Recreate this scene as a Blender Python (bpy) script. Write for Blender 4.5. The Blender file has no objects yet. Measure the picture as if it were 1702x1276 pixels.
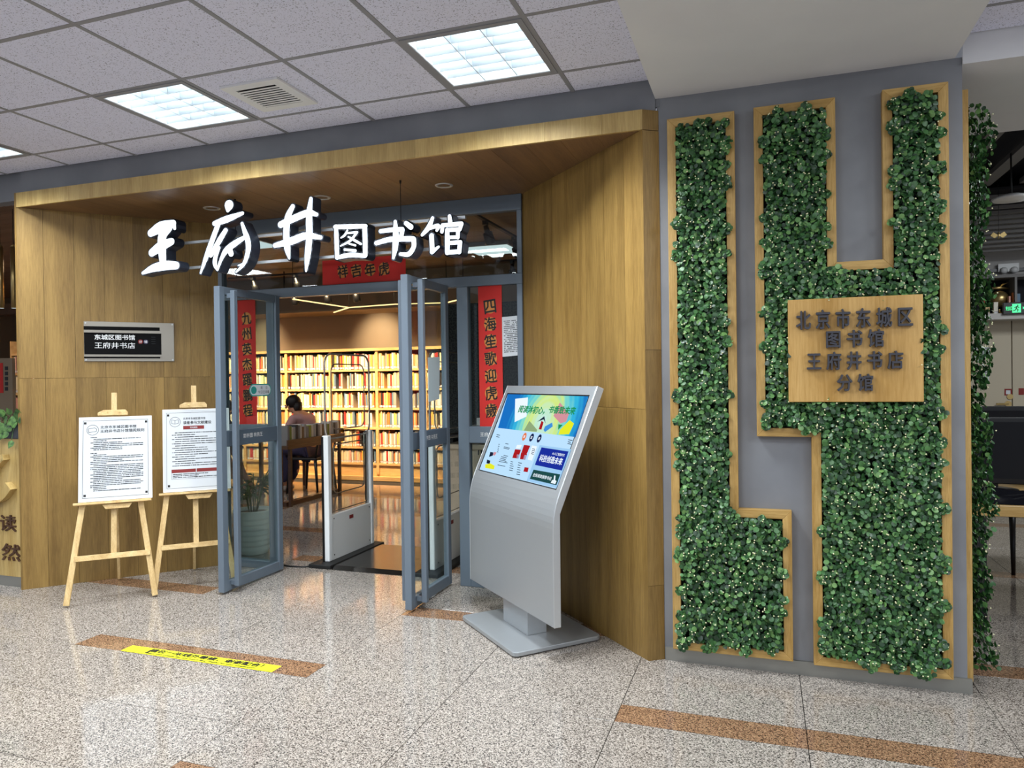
import bpy, bmesh, math, random
from mathutils import Vector, Matrix
random.seed(7)
SC = bpy.context.scene
COL = SC.collection

# ------------------------------------------------------------------ camera, world, lights, exposure
CAM = Vector((4.538, -3.778, 1.46))
FPX, YAW, PITCH, ROLL = 1205.25, -0.33281, -0.006966, 0.013312
cy_, sy_ = math.cos(YAW), math.sin(YAW)
FWD = Vector((sy_*math.cos(PITCH), cy_*math.cos(PITCH), math.sin(PITCH)))
r0 = Vector((cy_, -sy_, 0)); d0 = FWD.cross(r0)
RIGHT = math.cos(ROLL)*r0 + math.sin(ROLL)*d0
DOWN = -math.sin(ROLL)*r0 + math.cos(ROLL)*d0
cd = bpy.data.cameras.new('camera')
cd.sensor_width = 36; cd.sensor_fit = 'HORIZONTAL'; cd.lens = FPX/1702*36
cd.clip_start = 0.05; cd.clip_end = 100
camo = bpy.data.objects.new('camera', cd); COL.objects.link(camo)
camo.matrix_world = Matrix(((RIGHT.x, -DOWN.x, -FWD.x, CAM.x), (RIGHT.y, -DOWN.y, -FWD.y, CAM.y), (RIGHT.z, -DOWN.z, -FWD.z, CAM.z), (0, 0, 0, 1)))
SC.camera = camo
SC.view_settings.view_transform = 'Standard'; SC.view_settings.look = 'None'
SC.view_settings.gamma = 1; SC.view_settings.use_curve_mapping = False
SC.view_settings.exposure = 0.08

def ray(u, v): return (RIGHT*((u-851)/FPX) + DOWN*((v-638)/FPX) + FWD)
def aty(u, v, y): d = ray(u, v); return CAM + d*((y-CAM.y)/d.y)
def atz(u, v, z): d = ray(u, v); return CAM + d*((z-CAM.z)/d.z)
def atx(u, v, x): d = ray(u, v); return CAM + d*((x-CAM.x)/d.x)
def onp(u, v, P, N): d = ray(u, v); return CAM + d*((P-CAM).dot(N)/d.dot(N))

W = bpy.data.worlds.new('World'); SC.world = W; W.use_nodes = True
W.node_tree.nodes['Background'].inputs[0].default_value = (0.80, 0.86, 1.0, 1)
W.node_tree.nodes['Background'].inputs[1].default_value = 0.50

def area(name, loc, sx, sy, power, color, rot=(0, 0, 0), spread=180):
    l = bpy.data.lights.new(name, 'AREA'); l.shape = 'RECTANGLE'; l.size = sx; l.size_y = sy
    l.energy = power; l.color = color; l.spread = math.radians(spread)
    o = bpy.data.objects.new(name, l); o.location = loc; o.rotation_euler = rot; COL.objects.link(o); return o
def spot(name, loc, target, power, color, angle=60, blend=0.6, r=0.03):
    l = bpy.data.lights.new(name, 'SPOT'); l.energy = power; l.color = color; l.spot_size = math.radians(angle); l.spot_blend = blend
    l.shadow_soft_size = r
    o = bpy.data.objects.new(name, l); o.location = loc
    o.rotation_euler = (Vector(target)-Vector(loc)).to_track_quat('-Z', 'Y').to_euler(); COL.objects.link(o); return o
COOL = (0.90, 0.96, 1.0); WARM = (1.0, 0.66, 0.34)
HALL_Z = 2.984
FIXT = [(1.5, -0.564), (3.3, -0.564), (-0.3, -0.564)]          # ceiling lights in view
for x, y in FIXT:
    area('tube_light', (x, y, HALL_Z-0.008), 0.5, 0.5, 40 if x > 1 else 26, COOL, spread=126)
for x in (-2.1, -0.3, 1.5, 3.3, 6.6, 8.4):                       # further rows of the hall's ceiling lights
    for y in (-2.36, -4.2):
        area('hall_light', (x, y, HALL_Z-0.03), 0.55, 0.55, 32 if x > 1 else 22, COOL)
area('hall_light', (6.6, -0.9, HALL_Z-0.03), 0.55, 0.55, 26, COOL)
# library: warm shelf washers, two wall spots, cool ceiling panels
area('shelf_wash', (-1.3, 4.45, 2.86), 4.6, 0.25, 120, (1.0, 0.72, 0.42), (math.radians(34), 0, 0), 58)
spot('wall_spot', (-0.9, 5.2, 2.42), (-0.9, 5.93, 2.05), 75, (1.0, 0.80, 0.52), 75, 1.0)
spot('wall_spot', (-3.0, 5.2, 2.42), (-3.0, 5.93, 2.05), 45, (1.0, 0.80, 0.52), 70, 1.0)
LIBFIX = [(1.6, 4.1), (-0.75, 2.7), (-2.9, 3.0)]
for x, y in LIBFIX:
    area('library_light', (x, y, 2.93), 0.5, 0.5, 9, COOL, spread=120)
area('side_room_light', (7.4, 2.6, 2.9), 0.9, 0.9, 48, COOL)
area('counter_light', (-2.6, 1.6, 2.75), 1.0, 0.4, 12, (1.0, 0.8, 0.6))

# ------------------------------------------------------------------ materials
def hexc(h):
    h = h.lstrip('#'); c = [int(h[i:i+2], 16)/255 for i in (0, 2, 4)]
    return tuple(x/12.92 if x <= 0.04045 else ((x+0.055)/1.055)**2.4 for x in c)+(1,)
def mat(name, color, rough=0.5, metal=0.0, spec=0.5, coat=0.0):
    m = bpy.data.materials.new(name); m.use_nodes = True
    b = m.node_tree.nodes['Principled BSDF']
    b.inputs['Base Color'].default_value = color if len(color) == 4 else (*color, 1)
    b.inputs['Roughness'].default_value = rough; b.inputs['Metallic'].default_value = metal
    b.inputs['Specular IOR Level'].default_value = spec
    b.inputs['Coat Weight'].default_value = coat
    return m
def emis(name, color, strength):
    m = bpy.data.materials.new(name); m.use_nodes = True; nt = m.node_tree; nt.nodes.clear()
    o = nt.nodes.new('ShaderNodeOutputMaterial'); e = nt.nodes.new('ShaderNodeEmission')
    e.inputs[0].default_value = color if len(color) == 4 else (*color, 1); e.inputs[1].default_value = strength
    nt.links.new(e.outputs[0], o.inputs[0]); return m
def nd(nt, t, **kw):
    n = nt.nodes.new(t)
    for k, v in kw.items():
        if k.startswith('i_'): n.inputs[int(k[2:]) if k[2:].isdigit() else k[2:]].default_value = v
        else: setattr(n, k, v)
    return n
def ramp(nt, stops, interp='LINEAR'):
    r = nt.nodes.new('ShaderNodeValToRGB'); cr = r.color_ramp; cr.interpolation = interp
    while len(cr.elements) < len(stops): cr.elements.new(0.5)
    for e, (p, c) in zip(cr.elements, stops): e.position = p; e.color = c if len(c) == 4 else (*c, 1)
    return r
def wood(name, dark, light, axis='Z', scale=1.0, rough=0.46, var=0.18, coat=0.0):
    """veneer: fine straight grain stretched along one object axis, each piece its own tone"""
    m = mat(name, light, rough, coat=coat); nt = m.node_tree; b = nt.nodes['Principled BSDF']
    tc = nd(nt, 'ShaderNodeTexCoord'); mp = nd(nt, 'ShaderNodeMapping'); oi = nd(nt, 'ShaderNodeObjectInfo')
    s = {'X': (0.6, 9, 9), 'Y': (9, 0.6, 9), 'Z': (9, 9, 0.6)}[axis]
    mp.inputs['Scale'].default_value = tuple(x*scale for x in s)
    ad = nd(nt, 'ShaderNodeVectorMath', operation='ADD'); mu = nd(nt, 'ShaderNodeMath', operation='MULTIPLY', i_1=37.0)
    nt.links.new(oi.outputs['Random'], mu.inputs[0]); nt.links.new(tc.outputs['Object'], ad.inputs[0]); nt.links.new(mu.outputs[0], ad.inputs[1])
    nt.links.new(ad.outputs[0], mp.inputs[0])
    n1 = nd(nt, 'ShaderNodeTexNoise'); n1.inputs['Scale'].default_value = 1.6; n1.inputs['Detail'].default_value = 4
    n2 = nd(nt, 'ShaderNodeTexNoise'); n2.inputs['Scale'].default_value = 14; n2.inputs['Detail'].default_value = 5; n2.inputs['Roughness'].default_value = 0.7
    nt.links.new(mp.outputs[0], n1.inputs[0]); nt.links.new(mp.outputs[0], n2.inputs[0])
    mx = nd(nt, 'ShaderNodeMath', operation='ADD'); m1 = nd(nt, 'ShaderNodeMath', operation='MULTIPLY', i_1=0.5); m2 = nd(nt, 'ShaderNodeMath', operation='MULTIPLY', i_1=0.5)
    nt.links.new(n1.outputs[0], m1.inputs[0]); nt.links.new(n2.outputs[0], m2.inputs[0])
    nt.links.new(m1.outputs[0], mx.inputs[0]); nt.links.new(m2.outputs[0], mx.inputs[1])
    r = ramp(nt, [(0.36, dark), (0.62, light)]); nt.links.new(mx.outputs[0], r.inputs[0])
    hs = nd(nt, 'ShaderNodeHueSaturation')
    mr = nd(nt, 'ShaderNodeMapRange'); mr.inputs['To Min'].default_value = 1-var; mr.inputs['To Max'].default_value = 1+var
    nt.links.new(oi.outputs['Random'], mr.inputs[0]); nt.links.new(mr.outputs[0], hs.inputs['Value']); nt.links.new(r.outputs[0], hs.inputs['Color'])
    nt.links.new(hs.outputs[0], b.inputs['Base Color'])
    bp = nd(nt, 'ShaderNodeBump'); bp.inputs['Strength'].default_value = 0.06; bp.inputs['Distance'].default_value = 0.004
    nt.links.new(n2.outputs[0], bp.inputs['Height']); nt.links.new(bp.outputs[0], b.inputs['Normal'])
    return m
def granite(name, stops, scale=170, rough=0.16):
    m = mat(name, (0.5, 0.5, 0.5), rough, spec=0.5); nt = m.node_tree; b = nt.nodes['Principled BSDF']
    g = nd(nt, 'ShaderNodeNewGeometry'); oi = nd(nt, 'ShaderNodeObjectInfo')
    v = nd(nt, 'ShaderNodeTexVoronoi'); v.inputs['Scale'].default_value = scale
    n = nd(nt, 'ShaderNodeTexNoise'); n.inputs['Scale'].default_value = scale*0.55; n.inputs['Detail'].default_value = 3
    nt.links.new(g.outputs['Position'], v.inputs[0]); nt.links.new(g.outputs['Position'], n.inputs[0])
    sp = nd(nt, 'ShaderNodeSeparateColor'); nt.links.new(v.outputs['Color'], sp.inputs[0])
    a = nd(nt, 'ShaderNodeMath', operation='MULTIPLY', i_1=0.55); nt.links.new(sp.outputs[0], a.inputs[0])
    c = nd(nt, 'ShaderNodeMath', operation='MULTIPLY', i_1=0.45); nt.links.new(n.outputs[0], c.inputs[0])
    s = nd(nt, 'ShaderNodeMath', operation='ADD'); nt.links.new(a.outputs[0], s.inputs[0]); nt.links.new(c.outputs[0], s.inputs[1])
    r = ramp(nt, stops); nt.links.new(s.outputs[0], r.inputs[0])
    hs = nd(nt, 'ShaderNodeHueSaturation'); mr = nd(nt, 'ShaderNodeMapRange'); mr.inputs['To Min'].default_value = 0.97; mr.inputs['To Max'].default_value = 1.03
    nt.links.new(oi.outputs['Random'], mr.inputs[0]); nt.links.new(mr.outputs[0], hs.inputs['Value']); nt.links.new(r.outputs[0], hs.inputs['Color'])
    nt.links.new(hs.outputs[0], b.inputs['Base Color'])
    return m
def speckled(name, base, dot, scale=90, lo=0.30, hi=0.37, rough=0.9):
    m = mat(name, base, rough, spec=0.2); nt = m.node_tree; b = nt.nodes['Principled BSDF']
    g = nd(nt, 'ShaderNodeNewGeometry'); n = nd(nt, 'ShaderNodeTexNoise'); n.inputs['Scale'].default_value = scale; n.inputs['Detail'].default_value = 2
    nt.links.new(g.outputs['Position'], n.inputs[0]); r = ramp(nt, [(lo, dot), (hi, base)]); nt.links.new(n.outputs[0], r.inputs[0])
    nt.links.new(r.outputs[0], b.inputs['Base Color'])
    bp = nd(nt, 'ShaderNodeBump'); bp.inputs['Strength'].default_value = 0.25; bp.inputs['Distance'].default_value = 0.003
    nt.links.new(n.outputs[0], bp.inputs['Height']); nt.links.new(bp.outputs[0], b.inputs['Normal'])
    return m
def patchy(name, c1, c2, scale=3, rough=0.6):
    m = mat(name, c1, rough); nt = m.node_tree; b = nt.nodes['Principled BSDF']
    g = nd(nt, 'ShaderNodeNewGeometry'); n = nd(nt, 'ShaderNodeTexNoise'); n.inputs['Scale'].default_value = scale; n.inputs['Detail'].default_value = 5
    nt.links.new(g.outputs['Position'], n.inputs[0]); r = ramp(nt, [(0.35, c1), (0.65, c2)]); nt.links.new(n.outputs[0], r.inputs[0]); nt.links.new(r.outputs[0], b.inputs['Base Color'])
    return m
def glassmat(name, tint=(0.86, 0.91, 0.90), refl=1.0):
    m = bpy.data.materials.new(name); m.use_nodes = True; nt = m.node_tree; nt.nodes.clear()
    o = nd(nt, 'ShaderNodeOutputMaterial'); t = nd(nt, 'ShaderNodeBsdfTransparent'); t.inputs[0].default_value = (*tint, 1)
    g = nd(nt, 'ShaderNodeBsdfGlossy'); g.inputs['Roughness'].default_value = 0.01
    f = nd(nt, 'ShaderNodeLayerWeight'); pw = nd(nt, 'ShaderNodeMath', operation='POWER', i_1=5.0)       # Schlick's curve, the same from both sides
    mu = nd(nt, 'ShaderNodeMath', operation='MULTIPLY_ADD', i_1=0.9*refl, i_2=0.035*refl)
    mx = nd(nt, 'ShaderNodeMixShader'); nt.links.new(f.outputs['Facing'], pw.inputs[0]); nt.links.new(pw.outputs[0], mu.inputs[0]); nt.links.new(mu.outputs[0], mx.inputs[0]); nt.links.new(t.outputs[0], mx.inputs[1]); nt.links.new(g.outputs[0], mx.inputs[2])
    nt.links.new(mx.outputs[0], o.inputs[0]); return m
def leafmat(name):
    m = mat(name, (0.03, 0.1, 0.02), 0.42); nt = m.node_tree; b = nt.nodes['Principled BSDF']
    g = nd(nt, 'ShaderNodeNewGeometry'); oi = nd(nt, 'ShaderNodeObjectInfo')
    ad = nd(nt, 'ShaderNodeMath', operation='ADD'); fr = nd(nt, 'ShaderNodeMath', operation='FRACT')
    nt.links.new(g.outputs['Random Per Island'], ad.inputs[0]); nt.links.new(oi.outputs['Random'], ad.inputs[1]); nt.links.new(ad.outputs[0], fr.inputs[0])
    r = ramp(nt, [(0.0, (0.008, 0.030, 0.012)), (0.4, (0.026, 0.092, 0.026)), (0.75, (0.062, 0.180, 0.048)), (1.0, (0.16, 0.31, 0.09))])
    nt.links.new(fr.outputs[0], r.inputs[0]); nt.links.new(r.outputs[0], b.inputs['Base Color'])
    return m
M = {}
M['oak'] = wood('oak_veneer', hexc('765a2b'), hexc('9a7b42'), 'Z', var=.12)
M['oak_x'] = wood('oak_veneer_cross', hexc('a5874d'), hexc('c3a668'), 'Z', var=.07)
M['soffit'] = wood('oak_soffit_shaded', hexc('684c31'), hexc('80603d'), 'Y', var=.1, rough=.5)  # same veneer as the portal sides, recess shade put into its darker colour
M['board_v'] = wood('oak_board_upright', hexc('a07a3a'), hexc('c9a564'), 'Z', 1.4, 0.45, 0.08)
M['board_h'] = wood('oak_board_level', hexc('a07a3a'), hexc('c9a564'), 'X', 1.4, 0.45, 0.08)
M['sign_wood'] = wood('oak_sign', hexc('ae8440'), hexc('cda564'), 'Z', 0.8, 0.4, 0.03)
M['pine'] = wood('pine', hexc('b8935a'), hexc('e0c38c'), 'Z', 2.0, 0.5, 0.1)
M['pine_x'] = wood('pine_level', hexc('b8935a'), hexc('e0c38c'), 'X', 2.0, 0.5, 0.1)
M['counter'] = wood('counter_oak', hexc('a88a4e'), hexc('cbb074'), 'Z', 1.0, 0.4, 0.06)
M['shelfwood'] = wood('shelf_maple', hexc('b98d55'), hexc('dcb57c'), 'X', 1.0, 0.45, 0.04)
M['darkwood'] = wood('dark_wood', hexc('3a2416'), hexc('5a3a22'), 'Y', 1.0, 0.35, 0.05)
M['tablewood'] = wood('table_wood', hexc('4d331f'), hexc('66472b'), 'Y', 1.0, 0.4, 0.05)
M['deskwood'] = wood('desk_wood', hexc('b08a4c'), hexc('d2ae70'), 'X', 1.0, 0.35, 0.05)
M['grey'] = patchy('grey_paint', hexc('77797e'), hexc('84868a'), 2.5, 0.55)
M['frame'] = mat('blue_grey_metal', hexc('687480'), 0.4, 0.15)
M['frame_dark'] = mat('dark_blue_grey_metal', hexc('525f6c'), 0.4, 0.15)
M['granite'] = granite('granite_grey', [(0.24, hexc('2e2b2a')), (0.37, hexc('6a635c')), (0.52, hexc('968d84')), (0.74, hexc('bcb3a9'))], 250, 0.09)
M['granite_brown'] = granite('granite_brown', [(0.24, hexc('2e1d14')), (0.38, hexc('634836')), (0.55, hexc('8a684e')), (0.75, hexc('a88768'))], 250, 0.12)
M['tile'] = speckled('mineral_fibre_tile', hexc('e2e3f4'), hexc('8a8a98'), 170, 0.33, 0.40)
M['tbar'] = mat('grey_grid_bar', hexc('8f8f92'), 0.5)
M['gap'] = mat('dark_void', hexc('0c0c0d'), 0.9)
M['grout'] = mat('dark_grout', hexc('2a2724'), 0.8)
M['plaster'] = patchy('white_plaster', hexc('d9d9da'), hexc('e2e2e2'), 1.5, 0.8)
M['white'] = mat('white_plastic', hexc('e4e4e2'), 0.4)
M['whitemetal'] = mat('white_metal', hexc('f0f2f2'), 0.25, 0.0)
M['louver'] = mat('louver_blade', hexc('c3ccd2'), 0.3, 0.3)
M['steel'] = mat('brushed_steel', hexc('a39d92'), 0.36, 0.85)
M['skirt'] = mat('steel_skirting', hexc('a2a29c'), 0.4, 0.8)
M['silver'] = mat('silver_paint', hexc('a9adb0'), 0.36, 0.55)
M['silver_edge'] = mat('bright_aluminium', hexc('c9cccd'), 0.3, 0.6)
M['black'] = mat('black_plastic', hexc('0b0b0d'), 0.35)
M['blackmatte'] = mat('black_rubber', hexc('141414'), 0.6)
M['mat'] = mat('black_gate_mat', hexc('1a1714'), 0.22)
M['char'] = mat('charcoal_letter', hexc('3a3a42'), 0.5)
M['red'] = mat('red_paper', hexc('c4231c'), 0.7)
M['gold'] = mat('gold_print', hexc('c8803a'), 0.6)
M['ink'] = mat('black_ink', hexc('120c0a'), 0.6)
M['paper'] = mat('white_paper', hexc('c9cdd1'), 0.6)
M['plateblack'] = mat('matt_black_plate', hexc('040405'), 0.7, 0, 0.15)
M['printgrey'] = mat('grey_print', hexc('23262a'), 0.7)
M['printred'] = mat('dark_red_print', hexc('7d1f1c'), 0.7)
M['bluepaper'] = mat('pale_blue_paper', hexc('aebfc4'), 0.7)
M['yellow'] = mat('yellow_vinyl', hexc('eef02a'), 0.4)
M['glass'] = glassmat('clear_glass')
M['rim'] = mat('clear_rim', hexc('b9b2a8'), 0.12, 0.5)
M['acrylic'] = glassmat('clear_acrylic', (0.93, 0.93, 0.92), 1.6)
M['leaf'] = leafmat('eucalyptus_leaf')
M['bud'] = mat('pale_bud', hexc('f3efc0'), 0.5)
M['moss'] = mat('dark_backing', hexc('0c140c'), 0.9)
M['led'] = emis('letter_face', (0.80, 0.90, 1.0), 1.7)
M['ledside'] = mat('letter_side', hexc('3b4250'), 0.4)
M['tube'] = emis('tube_glow', (0.9, 0.97, 1.0), 15)
M['panelglow'] = emis('panel_glow', (0.80, 0.93, 0.95), 0.85)
M['ledwarm'] = emis('warm_strip_glow', (1.0, 0.74, 0.30), 1.7)
M['libwall'] = patchy('tan_wall', hexc('87755f'), hexc('8f7d67'), 1.2, 0.8)
M['libceil'] = wood('library_ceiling', hexc('6a5548'), hexc('7f695a'), 'X', 0.5, 0.6, 0.06)
M['skin'] = mat('skin', hexc('c79578'), 0.5)
M['hair'] = mat('dark_hair', hexc('17110f'), 0.5)
M['pink'] = mat('pink_cloth', hexc('c59a98'), 0.8)
M['purple'] = mat('dark_purple_cloth', hexc('3b3452'), 0.8)
M['darkcloth'] = mat('dark_cloth', hexc('2b2420'), 0.8)
M['shoe'] = mat('pale_shoe', hexc('b4aca4'), 0.6)
M['darkstone'] = speckled('dark_stone', hexc('3c423e'), hexc('23282a'), 60, 0.45, 0.55, 0.5)
M['beige'] = mat('beige_laminate', hexc('d8c8ae'), 0.5)
M['brass'] = mat('brass', hexc('b9a06a'), 0.3, 0.8)
M['planter'] = mat('dark_grey_planter', hexc('45474d'), 0.5)
M['ceramic'] = mat('white_ceramic', hexc('dcdedb'), 0.35)
M['pothos'] = patchy('pothos_leaf', hexc('24431f'), hexc('567a3c'), 40, 0.4)
M['exitgreen'] = emis('exit_glow', (0.10, 0.95, 0.35), 1.4)
M['sidewall'] = mat('side_room_wall', hexc('b9b6b2'), 0.7)
M['doorbeige'] = mat('beige_door_paint', hexc('b5aa94'), 0.5)
M['slat'] = mat('grey_slat', hexc('6f6d6b'), 0.6)
M['darkceil'] = mat('black_ceiling', hexc('15161c'), 0.9)
M['teal'] = mat('teal_print', hexc('2f8f86'), 0.5)
M['foil'] = mat('black_plastic_film', hexc('14141a'), 0.12)

# ------------------------------------------------------------------ mesh helpers
WM = {}
class MB:
    def __init__(s): s.v = []; s.f = []; s.sm = []
    def add(s, vs, fs, smooth=False):
        b = len(s.v); s.v += [Vector(p) for p in vs]; s.f += [tuple(b+i for i in f) for f in fs]; s.sm += [smooth]*len(fs); return s
    def box(s, lo, hi):
        (a, b, c), (d, e, f) = lo, hi
        return s.add([(a, b, c), (d, b, c), (d, e, c), (a, e, c), (a, b, f), (d, b, f), (d, e, f), (a, e, f)],
                     [(0, 3, 2, 1), (4, 5, 6, 7), (0, 1, 5, 4), (1, 2, 6, 5), (2, 3, 7, 6), (3, 0, 4, 7)])
    def obox(s, o, ax, ay, az):
        """box spanned by three edge vectors from corner o"""
        o, ax, ay, az = map(Vector, (o, ax, ay, az))
        if ax.cross(ay).dot(az) < 0: ax, ay = ay, ax
        return s.add([o, o+ax, o+ax+ay, o+ay, o+az, o+ax+az, o+ax+ay+az, o+ay+az],
                     [(0, 3, 2, 1), (4, 5, 6, 7), (0, 1, 5, 4), (1, 2, 6, 5), (2, 3, 7, 6), (3, 0, 4, 7)])
    def cbox(s, c, hx, hy, hz): return s.obox(Vector(c)-Vector(hx)-Vector(hy)-Vector(hz), Vector(hx)*2, Vector(hy)*2, Vector(hz)*2)
    def prism(s, pts, d):
        """polygon (list of 3D points) pushed along vector d"""
        n = len(pts); P = [Vector(p) for p in pts]; d = Vector(d)
        nn = Vector()
        for i in range(n): nn += P[i].cross(P[(i+1) % n])
        if nn.dot(d) > 0: P = P[::-1]
        return s.add(P+[p+d for p in P], [tuple(range(n)), tuple(range(2*n-1, n-1, -1))]+[(i, i+n, (i+1) % n+n, (i+1) % n) for i in range(n)])
    def bar(s, a, b, w, h=None, up=(0, 0, 1)):
        a, b = Vector(a), Vector(b); h = h or w; t = (b-a).normalized(); up = Vector(up)
        if abs(t.dot(up)) > 0.97: up = Vector((0, 1, 0))
        x = t.cross(up).normalized(); y = x.cross(t)
        return s.obox(a-x*w/2-y*h/2, x*w, y*h, b-a)
    def tube(s, pts, r, n=8, cap=True):
        P = [Vector(p) for p in pts]; R = r if isinstance(r, (list, tuple)) else [r]*len(P)
        rings = []; t0 = None; x = None
        for i, p in enumerate(P):
            t = (P[min(i+1, len(P)-1)]-P[max(i-1, 0)]).normalized()
            if x is None: x = t.orthogonal().normalized()
            else: x = (x-t*x.dot(t)).normalized()
            y = t.cross(x); rings.append([p+(x*math.cos(2*math.pi*k/n)+y*math.sin(2*math.pi*k/n))*R[i] for k in range(n)])
        fs = [(i*n+k, i*n+(k+1) % n, (i+1)*n+(k+1) % n, (i+1)*n+k) for i in range(len(P)-1) for k in range(n)]
        if cap: fs += [tuple(range(n-1, -1, -1)), tuple((len(P)-1)*n+k for k in range(n))]
        return s.add([q for g in rings for q in g], fs, True)
    def lathe(s, c, prof, n=24):
        c = Vector(c); vs = [c+Vector((r*math.cos(2*math.pi*k/n), r*math.sin(2*math.pi*k/n), z)) for r, z in prof for k in range(n)]
        fs = [(i*n+k, i*n+(k+1) % n, (i+1)*n+(k+1) % n, (i+1)*n+k) for i in range(len(prof)-1) for k in range(n)]
        return s.add(vs, fs, True)
    def ball(s, c, rx, ry=None, rz=None, n=10):
        ry = ry or rx; rz = rz or rx; c = Vector(c)
        vs = [c+Vector((0, 0, rz))]; m = n//2
        for i in range(1, m):
            a = math.pi*i/m
            vs += [c+Vector((rx*math.sin(a)*math.cos(2*math.pi*k/n), ry*math.sin(a)*math.sin(2*math.pi*k/n), rz*math.cos(a))) for k in range(n)]
        vs.append(c-Vector((0, 0, rz))); L = len(vs)-1
        fs = [(0, 1+k, 1+(k+1) % n) for k in range(n)]
        fs += [(1+(i-1)*n+k, 1+i*n+k, 1+i*n+(k+1) % n, 1+(i-1)*n+(k+1) % n) for i in range(1, m-1) for k in range(n)]
        fs += [(L, L-n+(k+1) % n, L-n+k) for k in range(n)]
        return s.add(vs, fs, True)
    def disc(s, c, ux, uy, r, ry=None, d=None, n=20):
        ry = ry or r; pts = [Vector(c)+Vector(ux)*r*math.cos(2*math.pi*k/n)+Vector(uy)*ry*math.sin(2*math.pi*k/n) for k in range(n)]
        if d is None: return s.add(pts, [tuple(range(n))])
        return s.prism(pts, d)
    def build(s, name, m, parent=None, bevel=0, local=False, seg=2):
        me = bpy.data.meshes.new(name)
        vs = s.v
        if parent is not None and not local:
            inv = WM[parent].inverted(); vs = [inv @ p for p in vs]
        me.from_pydata([tuple(p) for p in vs], [], s.f); me.polygons.foreach_set('use_smooth', s.sm); me.update()
        me.materials.append(M[m] if isinstance(m, str) else m)
        o = bpy.data.objects.new(name, me); COL.objects.link(o)
        if parent is not None: o.parent = parent; WM[o] = WM[parent]
        else: WM[o] = Matrix()
        if bevel:
            b = o.modifiers.new('bevel', 'BEVEL'); b.width = bevel; b.segments = seg; b.limit_method = 'ANGLE'; b.angle_limit = math.radians(40)
        return o
def tag(o, label=None, cat=None, group=None, kind=None):
    if label: o['label'] = label
    if cat: o['category'] = cat
    if group: o['group'] = group
    if kind: o['kind'] = kind
    return o
def thing(name, label, cat, loc=(0, 0, 0), group=None, rot=None):
    o = bpy.data.objects.new(name, None); COL.objects.link(o); o.empty_display_size = 0.1
    mw = Matrix.Translation(Vector(loc))
    if rot: mw = mw @ Matrix.Rotation(rot, 4, 'Z')
    o.matrix_world = mw; WM[o] = mw
    return tag(o, label, cat, group)
def struct(name, loc=(0, 0, 0)):
    o = bpy.data.objects.new(name, None); COL.objects.link(o); o.location = loc; WM[o] = Matrix.Translation(Vector(loc)); o['kind'] = 'structure'; return o
def single(o, label, cat, group=None):
    """re-origin a top-level mesh thing to its base and tag it"""
    me = o.data; n = len(me.vertices); lo = [min(v.co[i] for v in me.vertices) for i in range(3)]; hi = [max(v.co[i] for v in me.vertices) for i in range(3)]
    c = Vector(((lo[0]+hi[0])/2, (lo[1]+hi[1])/2, lo[2])); me.transform(Matrix.Translation(-c)); o.location = c; WM[o] = Matrix.Translation(c)
    return tag(o, label, cat, group)
def dupmesh(src, name, parent, mw):
    o = src.copy(); o.name = name; COL.objects.link(o); o.parent = parent
    o.matrix_local = (WM[parent].inverted() @ mw) if parent is not None else mw
    return o
_tc = {}
def text_verts(s, bold=0.0, extrude=0.0, res=2):
    k = (s, bold, extrude)
    if k not in _tc:
        c = bpy.data.curves.new('t', 'FONT'); c.body = s; c.resolution_u = res; c.offset = bold; c.extrude = extrude
        o = bpy.data.objects.new('t', c); me = bpy.data.meshes.new_from_object(o)
        _tc[k] = ([v.co.copy() for v in me.vertices], [tuple(p.vertices) for p in me.polygons])
        bpy.data.objects.remove(o); bpy.data.curves.remove(c); bpy.data.meshes.remove(me)
    return _tc[k]
def text(mb, s, center, ux, uy, h=None, w=None, bold=0.0, depth=0.0, mirror=False, vbox=None):
    """lay the string s in the plane (ux, uy) around center; h = cap box height, w = width (both optional)"""
    vs, fs = text_verts(s, 0.0, 0.5 if depth else 0.0)
    if bold:                                                   # heavier weight: the same outline laid again a hair to each side
        n0 = len(vs); ring = [(math.cos(k*math.pi/4)*bold, math.sin(k*math.pi/4)*bold) for k in range(8)]
        vs = [v+Vector((dx, dy, .012*k)) for k, (dx, dy) in enumerate(ring) for v in vs]; fs = [tuple(i+n0*k for i in f) for k in range(8) for f in fs]
    ux, uy = Vector(ux).normalized(), Vector(uy); uy = uy.normalized(); nz = ux.cross(uy).normalized()
    x0, x1 = min(v.x for v in vs), max(v.x for v in vs); y0, y1 = min(v.y for v in vs), max(v.y for v in vs)
    sy = h/(y1-y0) if h else None; sx = w/(x1-x0) if w else sy
    if sy is None: sy = sx
    if mirror: sx = -sx
    c = Vector(center)
    P = [c+ux*((v.x-(x0+x1)/2)*sx)+uy*((v.y-(y0+y1)/2)*sy)+nz*(v.z*(depth or .004)) for v in vs]
    mb.add(P, fs if not mirror else [f[::-1] for f in fs]); return mb
def lerp(a, b, t): return Vector(a)+(Vector(b)-Vector(a))*t

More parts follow.
